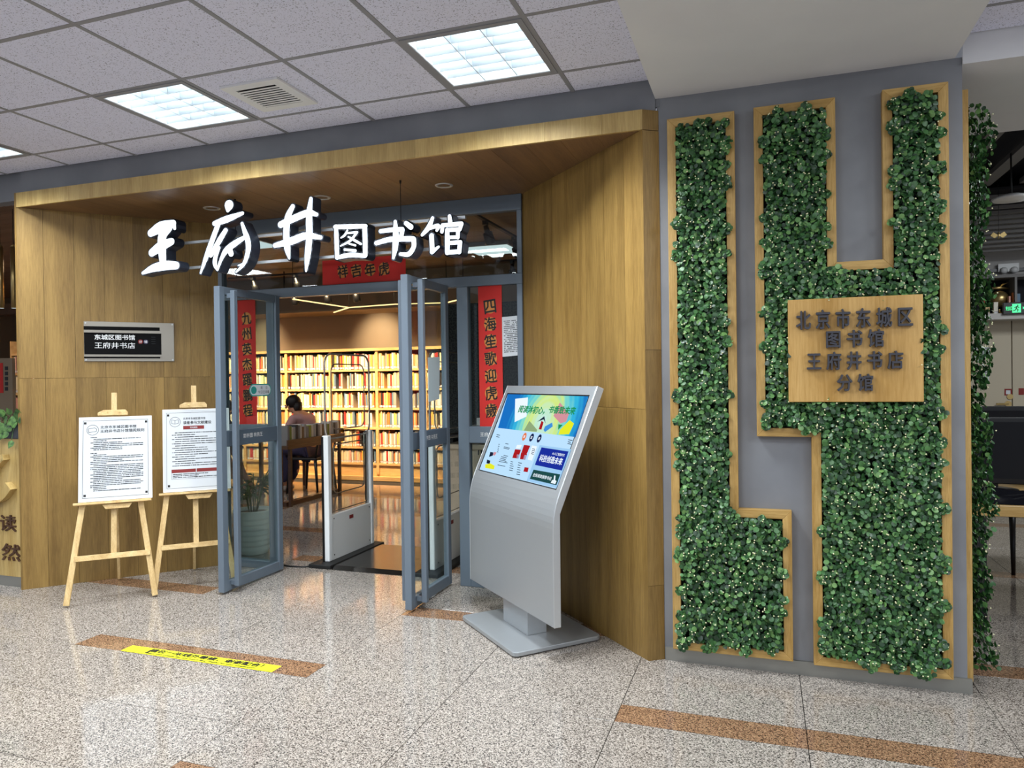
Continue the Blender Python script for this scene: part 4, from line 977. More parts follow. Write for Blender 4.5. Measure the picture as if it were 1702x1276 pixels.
# bookcase
XB = [-3.94, -3.155, -2.37, -1.585, -.80, -.015, .40]
ZS = [.25, .49, .775, 1.06, 1.344, 1.629]; ZT = 1.90; YF, YK = 5.6, 5.9
bc_ = thing('bookcase', 'long wooden wall bookcase filled with books, six shelves high', 'bookcase', (-1.6, 5.75, 0))
for x in XB: MB().box((x-.022, YF, .09), (x+.022, YK, ZT)).build('upright', 'shelfwood', bc_)
for i, (a, b) in enumerate(zip(XB[:-1], XB[1:])):
    for z in ZS: MB().box((a+.022, YF, z-.028), (b-.022, YK, z)).build('shelf_board', 'shelfwood', bc_)
MB().box((XB[0], YF-.02, ZT), (XB[-1], YK, ZT+.04)).build('top_board', 'shelfwood', bc_)
MB().box((XB[0], YK, .0), (XB[-1], YK+.02, ZT)).build('back_panel', 'gap', bc_)
MB().box((XB[0], YF+.02, 0), (XB[-1], YF+.04, .222)).build('plinth', 'shelfwood', bc_)
MB().box((XB[0], YF-.05, 0), (XB[-1], YF+.02, .06)).build('foot_rail', 'shelfwood', bc_)
def book_mesh(mname, color):
    m = mat('book_'+mname, hexc(color), 0.6)
    mb = MB(); w, d, h = .5, 1, 1
    sp_ = [(-w, .06), (-w*.8, .012), (0, 0), (w*.8, .012), (w, .06), (w, 1), (w*.8, 1), (w*.8, .1), (-w*.8, .1), (-w*.8, 1), (-w, 1)]
    mb.prism([(x, y, 0) for x, y in sp_], (0, 0, 1))
    n1 = len(mb.f); mb.box((-w*.8, .1, .03), (w*.8, .96, .97)); n2 = len(mb.f)
    mb.add([(-w*.82, .009, .05), (0, -.003, .05), (w*.82, .009, .05), (w*.82, .009, .17), (0, -.003, .17), (-w*.82, .009, .17)], [(0, 1, 4, 5), (1, 2, 3, 4)])
    n3 = len(mb.f); mb.add([(-w*.82, .008, .17), (0, -.004, .17), (w*.82, .008, .17), (w*.82, .008, .19), (0, -.004, .19), (-w*.82, .008, .19)], [(0, 1, 4, 5), (1, 2, 3, 4)])
    me = bpy.data.meshes.new('book'); me.from_pydata([tuple(v) for v in mb.v], [], mb.f)
    for q in (m, M['paper'], M['printred']): me.materials.append(q)
    for i, p in enumerate(me.polygons): p.material_index = 0 if i < n1 else 1 if i < n3 else 2
    return me
BC = [('cream', 'e2cfa8', 9), ('white', 'e9e2d2', 7), ('tan', 'cfae7c', 6), ('yellow', 'dfb650', 3), ('orange', 'd2783a', 3), ('red', 'b03028', 3), ('pink', 'd9a08c', 3), ('grey', '9a938a', 3), ('black', '27201e', 2), ('green', '7f8a58', 1), ('blue', '5a7488', 1)]
BM = {n: book_mesh(n, c) for n, c, w in BC}; BNAMES = [n for n, c, w in BC for _ in range(w)]
ORD = ['lowest', 'second-lowest', 'third-lowest', 'third-highest', 'second-highest', 'highest']
NTH = 'first second third fourth fifth sixth seventh eighth ninth tenth eleventh twelfth thirteenth fourteenth fifteenth sixteenth'.split(); ordn = {}
nb = 0; rest = {}
rb = random.Random(21)
tri = []
for bi, (a, b) in enumerate(zip(XB[:-1], XB[1:])):
    for si, z in enumerate(ZS):
        x = a+.026; top = (ZS[si+1]-.03 if si < 5 else ZT)-z
        if si == 0: top = .20
        gap_at = rb.random()
        while x < b-.05:
            w = rb.uniform(.020, .034); h = min(top-.02, rb.choice((.215, .22, .205, .23, .235, .195))); nm = rb.choice(BNAMES)
            if rb.random() < .035: x += rb.uniform(.02, .06); continue
            if x+w > b-.024: break
            mw = Matrix.Translation((x+w/2, YF+rb.uniform(.012, .03), z+.0015)) @ Matrix.Diagonal((w*.97, .16, h, 1))
            if bi in (2, 3) and nb < 298 and not (bi == 2 and si < 2):
                o = bpy.data.objects.new('book', BM[nm]); COL.objects.link(o); o.matrix_world = mw; nb += 1
                kk = (bi, si, nm); ordn[kk] = ordn.get(kk, 0)+1
                side = 'behind the door edge' if bi == 2 else 'behind the gate'
                tag(o, '%s %s book from the left on the %s shelf, bay %s' % (NTH[ordn[kk]-1], nm, ORD[si], side), 'book', 'books in the two bookcase bays seen through the doorway')
            else: rest.setdefault(nm, []).append(mw)
            x += w
mb_all = bmesh.new()
me = bpy.data.meshes.new('shelved_book'); vs, fs, mi, mats = [], [], [], []
for nm, L_ in rest.items():
    src = BM[nm]; off = len(mats); mats += list(src.materials)
    for mw in L_:
        k = len(vs); vs += [tuple(mw @ v.co) for v in src.vertices]
        for p in src.polygons: fs.append(tuple(k+i for i in p.vertices)); mi.append(off+p.material_index)
me.from_pydata(vs, [], fs)
for q in mats: me.materials.append(q)
me.polygons.foreach_set('material_index', mi)
o = bpy.data.objects.new('shelved_books', me); COL.objects.link(o); tag(o, 'remaining rows of cream and orange books in the outer bays of the bookcase', 'books', kind='stuff')
mb_all.free()

# library furniture: display bench with magazines, reading table, chairs
xt, y0t, y1t, zt_ = -.66, 3.30, 4.50, .735
bn = thing('display_bench', 'dark wooden bench topped by a trough of magazines near the gate', 'bench', (xt-.1, 3.9, 0))
MB().box((xt-.19, y0t, zt_-.06), (xt, y1t, zt_-.02)).build('bench_top', 'tablewood', bn, .003)
MB().box((xt-.02, y0t, zt_-.02), (xt, y1t, zt_+.05)).build('trough_lip', 'tablewood', bn)
MB().box((xt-.19, y0t, zt_-.02), (xt-.17, y1t, zt_+.06)).build('trough_lip', 'tablewood', bn)
MB().box((xt-.15, y0t+.05, .0), (xt-.07, y1t-.05, .05)).build('floor_rail', 'darkwood', bn)
for y in (y0t+.06, y1t-.10):
    for x in (xt-.18, xt-.05): MB().box((x, y, .0), (x+.035, y+.035, zt_-.06)).build('leg', 'darkwood', bn)
MCOL = [('grey', '8d8f90'), ('green', '8f9a45'), ('white', 'dcd9d0'), ('brown', '8a6a44'), ('silver', 'a9adb2'), ('dark', '3a3a3e')]
MM = {n: book_mesh('magazine_'+n, c) for n, c in MCOL}
y = y0t+.03; k = 0; seen_m = {}
while y < y1t-.06:
    n_, _c = MCOL[(k*7+k//3) % 6]; w = rb.uniform(.035, .06); h = rb.uniform(.20, .235)
    o = bpy.data.objects.new('magazine', MM[n_]); COL.objects.link(o)
    o.matrix_world = Matrix.Translation((xt-.025, y+w/2, zt_-.018)) @ Matrix.Rotation(math.radians(90), 4, 'Z') @ Matrix.Diagonal((w*.95, .13, h, 1))
    ordn[n_] = ordn.get(n_, 0)+1
    tag(o, '%s %s magazine binder from the door end of the wooden bench trough' % (NTH[ordn[n_]-1], n_), 'magazine', 'magazine binders in the bench trough'); y += w; k += 1
tb = thing('reading_table', 'brown reading table behind the left glass door', 'table', (-1.95, 4.2, 0))
MB().box((-2.4, 3.5, .70), (-1.5, 5.0, .74)).build('tabletop', 'tablewood', tb, .004)
for x in (-2.34, -1.6):
    for y in (3.56, 4.9): MB().box((x, y, 0), (x+.045, y+.045, .70)).build('leg', 'darkwood', tb)
def chair(x, y, rot, label):
    t = thing('dining_chair', label, 'chair', (x, y, 0), None, rot)
    MB().prism([(-.22, -.21, .44), (.22, -.23, .44), (.22, .23, .44), (-.22, .21, .44)], (0, 0, .035)).build('seat', 'black', t, .01, local=True)
    for sx, sy in ((-1, -1), (-1, 1), (1, -1), (1, 1)):
        MB().tube([(.19*sx, .19*sy, .44), (.235*sx, .215*sy, 0)], [.022, .013], 10).build('leg', 'black', t, local=True)
    for sy in (-1, 1): MB().tube([(-.19, .19*sy, .45), (-.23, .20*sy, .62), (-.25, .2*sy, .80)], .014, 8).build('back_post', 'black', t, local=True)
    MB().prism([(-.235, -.22, .66), (-.235, .22, .66), (-.255, .22, .82), (-.255, -.22, .82)], (-.018, 0, 0)).build('backrest', 'black', t, .005, local=True)
    return t
chair(-1.12, 4.42, math.pi, 'black wooden chair under the person in pink, behind the bench')
chair(-2.62, 4.05, 0, 'black wooden chair on the far left of the reading table')

# people (each body one skinned surface)
def skin_body(name, pts, edges, m, parent, root=0, sub=2):
    me = bpy.data.meshes.new(name); me.from_pydata([tuple(WM[parent].inverted() @ Vector(p[:3])) for p in pts], edges, []); me.materials.append(M[m])
    o = bpy.data.objects.new(name, me); COL.objects.link(o); o.parent = parent; WM[o] = WM[parent]
    sk = o.modifiers.new('skin', 'SKIN'); sk.use_smooth_shade = True
    if not me.skin_vertices: 
        bm = bmesh.new(); bm.from_mesh(me); bm.verts.layers.skin.verify(); bm.to_mesh(me); bm.free()
    for v, p in zip(me.skin_vertices[0].data, pts):
        r = p[3]; v.radius = r if isinstance(r, tuple) else (r, r)
    me.skin_vertices[0].data[root].use_root = True
    s = o.modifiers.new('sub', 'SUBSURF'); s.levels = sub; s.render_levels = sub
    return o
def seated(px, py, face, bow, label, hair_m, top_m, bottom_m, foot_x, bare):
    """face = +1 looks towards +x, -1 towards -x"""
    f = face; hip = Vector((px, py, .60)); t = thing('person', label, 'person', (px, py, 0))
    ch = hip+Vector((f*(.10+bow*.16), 0, .31-bow*.10)); sh = hip+Vector((f*(.14+bow*.26), 0, .40-bow*.13)); nk = sh+Vector((f*(.05+bow*.06), 0, .07-bow*.02)); hd = nk+Vector((f*(.07+bow*.06), 0, .09-bow*.05))
    P = [(*hip, (.115, .15)), (*(hip.lerp(ch, .5)), (.11, .14)), (*ch, (.11, .15)), (*sh, (.08, .12)), (*nk, .052), (*(hd-Vector((f*.01, 0, .02))), .075), (*(hd+Vector((f*.015, 0, .05))), .085)]
    E_ = [(i, i+1) for i in range(6)]
    for s in (-1, 1):
        i = len(P); kx = hip.x+f*.43; P += [(hip.x+f*.04, py+s*.09, .575, .085), (kx, py+s*.10, .55, .062), (hip.x+f*foot_x*.75, py+s*.08, .28, .052), (hip.x+f*foot_x, py+s*.07, .09, .036), (hip.x+f*(foot_x+.10), py+s*.08, .045, (.035, .028)), (hip.x+f*(foot_x+.17), py+s*.08, .03, (.03, .02))]
        E_ += [(0, i)]+[(i+k, i+k+1) for k in range(5)]
        j = len(P); el = Vector((sh.x+f*.10, py+s*.24, sh.z-.20)); wr = Vector((sh.x+f*.30, py+s*.14, .80)); pm = wr+Vector((f*.07, -s*.02, 0))
        P += [(sh.x, py+s*.17, sh.z-.01, .052), (*el, .04), (*wr, .027), (*pm, (.036, .016))]; E_ += [(3, j), (j, j+1), (j+1, j+2), (j+2, j+3)]
        for q in range(4):
            b_ = len(P); a0 = pm+Vector((f*.03, (q-1.5)*.018, 0)); P += [(*a0, .0085), (*(a0+Vector((f*.035, 0, .006))), .008), (*(a0+Vector((f*(.06-.006*abs(q-1.5)), 0, -.008))), .007)]; E_ += [(j+3, b_), (b_, b_+1), (b_+1, b_+2)]
        b_ = len(P); P += [(pm.x-f*.02, pm.y-s*.035, pm.z, .009), (pm.x+f*.015, pm.y-s*.055, pm.z-.004, .008)]; E_ += [(j+3, b_), (b_, b_+1)]
    skin_body('body', P, E_, 'skin', t)
    MB().ball(hd+Vector((-f*.015, 0, .055)), .105, .098, .10, 16).build('hair', hair_m, t)
    MB().tube([hd+Vector((-f*.07, 0, .04)), hd+Vector((-f*.09, 0, -.05)), nk+Vector((-f*.05, 0, .02))], [.07, .06, .03], 10).build('hair_end', hair_m, t)
    for s in (-1, 1): 
        MB().ball(hd+Vector((f*.085, s*.035, .01)), .011, n=8).build('eye', 'hair', t); MB().ball(hd+Vector((0, s*.087, -.01)), .012, .008, .022, 8).build('ear', 'skin', t)
    MB().ball(hd+Vector((f*.10, 0, -.015)), .016, .013, .02, 8).build('nose', 'skin', t); MB().ball(hd+Vector((f*.085, 0, -.05)), .008, .022, .006, 8).build('mouth', 'pink', t)
    g = .012
    T_ = [(*(hip+Vector((0, 0, .04))), (.142, .165)), (*(hip.lerp(ch, .5)), (.125, .155)), (*ch, (.125, .165)), (*sh, (.094, .135)), (sh.x+f*.015, py, sh.z+.035, (.062, .08))]; TE = [(0, 1), (1, 2), (2, 3), (3, 4)]
    for s in (-1, 1): k = len(T_); T_ += [(sh.x, py+s*.17, sh.z-.01, .066), (sh.x+f*.06, py+s*.215, sh.z-.14, .058)]; TE += [(3, k), (k, k+1)]
    skin_body('shirt', T_, TE, top_m, t)
    B_ = [(*hip, (.122, .165))]; BE = []
    for s in (-1, 1): k = len(B_); B_ += [(hip.x+f*.05, py+s*.09, .575, .097), (hip.x+f*.40, py+s*.10, .555, .080)]; BE += [(0, k), (k, k+1)]
    if not bare:
        for s in (-1, 1): k = len(B_); B_ += [(hip.x+f*foot_x*.78, py+s*.08, .28, .066), (hip.x+f*foot_x, py+s*.07, .12, .055)]; BE += [(2 if s < 0 else 4, k), (k, k+1)]
    skin_body('trousers' if not bare else 'shorts', B_, BE, bottom_m, t)
    for s in (-1, 1): MB().tube([(hip.x+f*(foot_x-.05), py+s*.07, .045), (hip.x+f*(foot_x+.05), py+s*.075, .045), (hip.x+f*(foot_x+.18), py+s*.08, .03)], [.035, .042, .026], 10).build('shoe', 'shoe', t)
seated(-1.10, 4.42, -1, .12, 'person in a pink top bowed over the table behind the magazines', 'hair', 'pink', 'purple', .42, False)
seated(-2.55, 4.05, 1, .3, 'person with bare lower legs seated behind the left red banner', 'hair', 'darkcloth', 'darkcloth', .72, True)

# security gates and mat
def gate(x, label):
    t = thing('security_gate', label, 'security gate', (x, 1.5, 0), 'library security gates')
    ya_, yc = 1.16, 1.85
    MB().prism([(x-.10, ya_-.10, 0), (x+.10, ya_-.10, 0), (x+.09, yc+.08, 0), (x-.09, yc+.08, 0)], (0, 0, .03)).build('foot', 'blackmatte', t, .006)
    MB().box((x-.022, ya_+.05, .03), (x+.022, yc-.03, .39)).build('panel', 'white', t, .003)
    for y, w in ((ya_, .05), (yc-.03, .045)):
        MB().box((x-.028, y, .03), (x+.028, y+w, 1.03)).build('post', 'whitemetal', t, .008)
        MB().box((x-.030, y-.006, .03), (x-.012, y+.001, 1.02)).build('post_seam', 'black', t)
    MB().box((x-.004, ya_+.05, .39), (x+.004, yc-.03, 1.03)).build('acrylic_sheet', 'acrylic', t)
    def loop(y0, y1, z0, z1, r, rad, n=5):
        pts = []
        for cx_, cz, a0 in ((y1-r, z1-r, 0), (y0+r, z1-r, 90), (y0+r, z0+r, 180), (y1-r, z0+r, 270)):
            for k in range(n+1): a = math.radians(a0+90*k/n); pts.append((x, cx_+r*math.cos(a), cz+r*math.sin(a)))
        pts.append(pts[0]); return MB().tube(pts, rad, 6, False)
    loop(ya_+.01, yc+.005, 1.0, 1.68, .09, .008).build('outer_ring', 'rim', t)
    loop(ya_+.10, yc-.08, 1.07, 1.60, .07, .005).build('inner_ring', 'steel', t)
    loop(ya_+.12, yc-.10, .55, .95, .05, .005).build('inner_ring', 'steel', t)
    loop(ya_+.07, yc-.06, .41, 1.00, .03, .004).build('inner_ring', 'steel', t)
    for y, z in ((ya_+.08, .36), (yc-.06, .36), (ya_+.08, .07), (yc-.06, .07)): MB().disc((x+.0225, y, z), (0, 1, 0), (0, 0, 1), .006, d=(.002, 0, 0), n=8).build('screw', 'black', t)
    MB().box((x+.0222, 1.47, .315), (x+.0235, 1.53, .345)).build('badge', 'printred', t)
gate(1.255, 'white security gate with clear loop, in the open doorway'); gate(2.17, 'white security gate seen through the right glass door')
mt = MB().prism([(1.30, 1.06, .0), (2.16, 1.06, 0), (2.16, 1.13, .022), (2.16, 1.86, .022), (2.16, 1.93, 0), (1.30, 1.93, 0), (1.30, 1.86, .022), (1.30, 1.13, .022)][:0] or [(1.36, 1.06, .0), (1.36, 1.12, .022), (1.36, 1.86, .022), (1.36, 1.92, 0)], (.70, 0, 0)).build('floor_mat', 'mat')
single(mt, 'black ramped rubber mat between the two security gates', 'mat')
cb = MB().tube([(1.16, 1.10, .006), (1.12, 1.06, .006), (1.05, 1.05, .006), (1.0, 1.04, .006), (.93, 1.06, .006)], .006, 6).build('power_cable', 'blackmatte'); single(cb, 'thin black cable on the floor left of the gate foot', 'cable')

# potted plant behind the left sidelight
pc = Vector((.40, 1.36, 0)); pp = thing('potted_plant', 'leafy plant in a ribbed white pot behind the left glass', 'plant', pc)
prof_ = [(.001, 0), (.115, 0), (.12, .01)]
for k in range(7): z = .03+k*.045; r = .122+.036*(z/.36); prof_ += [(r, z), (r+.007, z+.018), (r, z+.036)]
prof_ += [(.165, .36), (.165, .375), (.150, .375), (.145, .34), (.001, .335)]
MB().lathe(pc, prof_, 28).build('pot', 'ceramic', pp)
MB().disc(pc+UZ*.342, (1, 0, 0), (0, 1, 0), .144, d=(0, 0, .004)).build('soil', 'darkwood', pp)
rp_ = random.Random(3)
for k in range(9):
    a = rp_.uniform(0, 6.28); l = rp_.uniform(.18, .42); tip = pc+Vector((math.cos(a)*l*.45, math.sin(a)*l*.45, .34+l)); tip.y = max(tip.y, 1.06)
    st_ = MB().tube([pc+Vector((math.cos(a)*.03, math.sin(a)*.03, .34)), lerp(pc+UZ*.34, tip, .6)+UZ*.05, tip], .005, 6).build('stem', 'pothos', pp)
    for q in range(7):
        b_ = a+rp_.uniform(-1.6, 1.6); o0 = lerp(pc+UZ*.40, tip, .5+q/14); d_ = Vector((math.cos(b_), math.sin(b_), rp_.uniform(-.5, .5))).normalized(); L_ = rp_.uniform(.08, .13); sd = d_.cross(UZ).normalized()*.017
        e = o0+d_*L_
        if e.y < 1.0: continue
        MB().add([o0, o0+d_*L_*.45+sd+UZ*.008, e-UZ*.02, o0+d_*L_*.45-sd+UZ*.008], [(0, 1, 2, 3)]).build('leaf', 'pothos', st_)

# things behind the right sidelight
dc = MB().box((1.62, 2.75, 0), (3.0, 2.85, 2.2)).build('wall_library_screen', 'darkstone'); dc['kind'] = 'structure'
cab = thing('reception_cabinet', 'beige cabinet with dark top behind the right sidelight', 'cabinet', (2.25, 2.2, 0))
MB().box((1.95, 2.02, .05), (2.75, 2.4, .86)).build('body', 'beige', cab); MB().box((1.97, 2.04, 0), (2.73, 2.38, .05)).build('plinth', 'black', cab)
MB().box((1.92, 1.99, .86), (2.78, 2.42, .90)).build('worktop', 'beige', cab, .003); MB().box((1.92, 1.98, .955), (2.78, 2.42, .985)).build('upper_shelf', 'black', cab)
for x in (1.94, 2.72): MB().box((x, 2.05, .90), (x+.03, 2.38, .955)).build('spacer', 'black', cab)
prn = thing('desk_printer', 'small white printer on the cabinet behind the right sidelight', 'printer', (2.17, 2.2, .985))
MB().box((2.05, 2.08, .985), (2.32, 2.34, 1.05)).build('body', 'white', prn, .008); MB().box((2.14, 2.18, 1.05), (2.33, 2.34, 1.12)).build('paper_tray', 'white', prn, .006)
MB().box((2.08, 2.075, 1.0), (2.28, 2.081, 1.015)).build('slot', 'black', prn)
sheet('notice', [aty(789, 738, 2.0155), aty(845, 743, 2.0155), aty(845, 832, 2.0155), aty(789, 829, 2.0155)], 'beige', 'beige paper notice on the front of the reception cabinet', 'notice', 4, 'printgrey', .001, 9, .5)

# ------------------------------------------------------------------ left counter with planter
ct = thing('reception_counter', 'pale oak reception counter with raised wooden characters left of the portal', 'counter', (-1.2, .1, 0))
yc0 = .0
for k in range(9): MB().box((-.492-.22*(k+1)+.0006, yc0, .075), (-.492-.22*k-.0006, yc0+.02, 1.075)).build('plank', 'counter', ct)
MB().box((-2.47, yc0+.02, .0), (-.495, yc0+.5, 1.07)).build('carcass', 'darkwood', ct); MB().box((-2.47, yc0+.004, 0), (-.492, yc0+.019, .075)).build('kick_plate', 'skirt', ct)
def cp(u, v, off=0): return aty(u, v, yc0-off)
def rib(pts, off, dep, m, name, par):
    mb = MB(); P = catmull([Vector((u, v, w)) for u, v, w in pts], 6); Q = []
    for p in P:
        c = cp(p.x, p.y); k_ = (cp(p.x+1, p.y)-c).length; Q.append((Vector((c.x, c.z)), p.z*.5*k_))
    n = len(Q)
    for i in range(n-1):
        t_ = (Q[i+1][0]-Q[i][0]).normalized(); nn = Vector((-t_.y, t_.x))
        a, b = Q[i], Q[i+1]; mb.prism([(q.x, yc0-off, q.y) for q in (a[0]+nn*a[1], b[0]+nn*b[1], b[0]-nn*b[1], a[0]-nn*a[1])], (0, -dep, 0))
    mb.build(name, m, par)
rib([(-24, 800, 10), (-5, 778, 9), (10, 762, 9), (16, 759, 6)], 0, .05, 'counter', 'raised_character', ct)
rib([(-26, 815, 10), (-8, 828, 10), (6, 826, 11), (16, 818, 11), (24, 806, 12)], 0, .05, 'counter', 'raised_character', ct)
for s, a, b, v, hpx in (('读', 1, 28, 868, 27), ('阅', -32, -5, 868, 27), ('然', 4, 35, 916, 28), ('自', -29, -3, 916, 28)):
    A_, B_ = cp(a, v), cp(b, v); hh_ = hpx*(cp(a, v)-cp(a, v+1)).length
    text(MB(), s, ((A_.x+B_.x)/2, yc0-.004, A_.z), (1, 0, 0), (0, 0, 1), h=hh_, w=B_.x-A_.x, bold=.01, depth=.008).build('lettering', 'darkwood', ct)
ptr = thing('planter_box', 'dark grey planter box with trailing variegated leaves on the counter', 'planter', (-1.2, .1, 1.0765))
MB().box((-2.4, yc0-.01, 1.0765), (-.495, yc0+.22, 1.18)).build('box', 'planter', ptr, .003)
MB().box((-2.38, yc0+.0, 1.17), (-.515, yc0+.20, 1.19)).build('soil', 'darkwood', ptr)
for (u, v, L_, ang, dr) in ((6, 690, 22, 60, .0), (14, 712, 20, 200, .02), (27, 692, 26, 40, .01), (18, 738, 17, 265, .045), (3, 712, 26, 230, .02), (10, 698, 22, 10, .02), (20, 700, 24, 220, .015), (30, 686, 20, 75, .03), (2, 686, 20, 120, .03), (24, 706, 18, 320, .02), (-6, 705, 25, 180, .02), (9, 722, 18, 250, .04), (15, 684, 16, 100, .01), (33, 698, 18, 20, .05), (-2, 726, 20, 240, .04)):
    c = cp(u, v, .02+dr*.6); k_ = .0034*L_; a = math.radians(ang); d_ = Vector((math.cos(a), -.25, math.sin(a))).normalized(); sd = d_.cross(Vector((.25, -1, .25))).normalized()*k_*.42; nn = Vector((0, -1, 0))
    MB().add([c-d_*k_*.5, c-d_*k_*.25+sd, c+d_*k_*.15+sd*.9, c+d_*k_*.55-nn*-.008, c+d_*k_*.15-sd*.9, c-d_*k_*.25-sd, c+nn*.006], [(0, 1, 6), (1, 2, 6), (2, 3, 6), (3, 4, 6), (4, 5, 6), (5, 0, 6)], True).build('leaf', 'pothos', ptr)
    MB().tube([c-d_*k_*.5, c-d_*k_*.7+Vector((0, -.005, .0)), (c.x, yc0-.018, max(c.z, 1.19)), (c.x, yc0+.05, 1.20)], .002, 5).build('stem', 'pothos', ptr)
# pendants, striped pipe, poster board and shelf seen above the counter
for (u, lb) in ((22, 'slim gold tube pendant lamp hanging beside the portal'), (0, 'slim gold tube pendant lamp cut by the left picture edge')):
    yp = .8; a, b = aty(u, 410, yp), aty(u, 512, yp); t = thing('pendant_lamp', lb, 'pendant lamp', (a.x, yp, b.z))
    MB().tube([(a.x, yp, b.z), (a.x, yp, a.z)], .024, 16).build('shade', 'brass', t); MB().tube([(a.x, yp, a.z), (a.x, yp, 3.0)], .003, 6).build('cord', 'blackmatte', t)
    MB().disc((a.x, yp, b.z-.001), (1, 0, 0), (0, 1, 0), .022, n=16).build('lens', 'panelglow', t); MB().tube([(a.x, yp, a.z), (a.x, yp, a.z+.02)], [.024, .008], 12).build('cap', 'brass', t)
pw = aty(14, 336, .35); sp_t = thing('striped_pipe', 'horizontal white and grey-green banded pipe at the top left corner', 'pipe', (pw.x, .35, pw.z))
zz = pw.z; xx = -.50; k = 0
while xx > -2.4: MB().tube([(xx, .35, zz), (xx-.036, .35, zz)], .028, 14).build('band', 'white' if k % 2 == 0 else 'slat', sp_t); xx -= .036; k += 1
pbx = [aty(-40, 595, 1.4), aty(20, 595, 1.4), aty(21, 690, 1.4), aty(-40, 692, 1.4)]
pbo = MB().prism([pbx[0], pbx[1], (pbx[1].x, 1.4, 1.0), (pbx[0].x, 1.4, 1.0)], (0, .03, 0)).build('poster_stand', 'libwall'); single(pbo, 'brown and red poster board standing behind the counter planter', 'poster')
a, b = aty(-30, 604, 1.397), aty(5.5, 653, 1.397); MB().box((a.x, 1.3965, b.z), (b.x, 1.3995, a.z)).build('red_print', 'red', pbo)
for k in range(5): a, b = aty(8, 609+k*8.5, 1.397), aty(13, 615+k*8.5, 1.397); MB().box((a.x, 1.3965, b.z), (b.x, 1.3995, a.z)).build('print_mark', 'printgrey', pbo)
# small end bookcase beside the portal
bs = thing('narrow_bookcase', 'narrow bookcase of orange-lit books seen left of the portal edge', 'bookcase', (-4.0, 2.7, 0)); ybs = 2.6
x0b, x1b = aty(19, 600, ybs).x, aty(60, 600, ybs).x
zz = [aty(30, q, ybs).z for q in (589, 622, 655, 690, 724)]
MB().box((x0b-.02, ybs, 0), (x0b, ybs+.3, 2.0)).build('upright', 'shelfwood', bs); MB().box((x1b, ybs, 0), (x1b+.02, ybs+.3, 2.0)).build('upright', 'shelfwood', bs); MB().box((x0b, ybs+.28, 0), (x1b, ybs+.3, 2.0)).build('back_panel', 'darkwood', bs)
for z in zz: MB().box((x0b, ybs, z-.012), (x1b, ybs+.28, z+.012)).build('shelf_board', 'shelfwood', bs)
for si, z in enumerate(zz[1:4]):
    x = x0b+.01
    while x < x1b-.04:
        w = rb.uniform(.02, .034); nm = rb.choice(('cream', 'white', 'orange', 'red', 'pink', 'tan', 'black'))
        o = bpy.data.objects.new('book', BM[nm]); COL.objects.link(o); o.matrix_world = Matrix.Translation((x+w/2, ybs+.02, z+.0135)) @ Matrix.Diagonal((w*.97, .16, rb.uniform(.185, .21), 1)); x += w
        kk = ('n', si, nm); ordn[kk] = ordn.get(kk, 0)+1
        tag(o, '%s %s book from the left on the %s visible shelf of the narrow bookcase' % (NTH[ordn[kk]-1], nm, ('top', 'middle', 'bottom')[si]), 'book', 'books in the narrow bookcase')
spot('narrow_shelf_spot', (x0b+.2, ybs-1.1, 2.85), (x0b+.15, ybs, 1.5), 45, WARM, 60, .6)
ob = [aty(10, 505, 3.2), aty(36, 521, 3.2)]
cw_ = MB().box((ob[0].x-.6, 3.2, ob[1].z), (ob[1].x, 3.4, ob[0].z)).build('wooden_valance', 'tablewood'); single(cw_, 'small orange-brown wooden box hung below the left pendant lamps', 'valance')
MB().bar((ob[0].x, 3.3, ob[0].z), (ob[0].x, 3.3, 3.0), .02).build('hanger', 'blackmatte', cw_)

# ------------------------------------------------------------------ side room on the right
for nm, lo, hi, m in (('wall_side_back', (3.2, 4.9, 0), (9.5, 5.0, 3.3), 'sidewall'), ('wall_side_right', (9.4, .2, 0), (9.5, 4.9, 3.3), 'sidewall'), ('wall_partition', (4.03, .95, 0), (4.2, 4.9, 3.3), 'sidewall')):
    b = MB().box(lo, hi).build(nm, m); b['kind'] = 'structure'
b = MB().box((XW+.0, .0, 2.855), (9.5, 1.15, HALL_Z+.12)).build('ceiling_step', 'plaster'); b['kind'] = 'structure'
sc2 = struct('ceiling_side'); MB().box((4.2, 1.15, 3.22), (9.5, 4.9, 3.3)).build('backing', 'darkceil', sc2)
y = .0
for k in range(16):
    x = 4.4+k*.32; MB().box((x, 1.15, 3.08), (x+.10, 3.55, 3.12)).build('slat', 'slat', sc2)
for k in range(12): MB().box((4.3, 3.6+k*.085, 2.98-k*.030), (9.4, 3.63+k*.085, 3.01-k*.030)).build('slat', 'slat', sc2)
MB().box((4.2, 3.58, 3.05), (9.5, 4.7, 3.07)).build('backing', 'darkceil', sc2)
YW = 4.895
b = aty(1625, 360, 3.0); cdn = thing('round_ceiling_speaker', 'round pale disc lamp under the dark slatted ceiling', 'lamp', aty(1681, 329, 2.6))
p = aty(1681, 329, 2.6); MB().lathe(p, [(.001, -.02), (.12, -.015), (.13, 0), (.06, .025), (.001, .03)], 24).build('disc', 'white', cdn); MB().tube([p+UZ*.02, (p.x, p.y, 3.1)], .006, 6).build('stem', 'blackmatte', cdn)
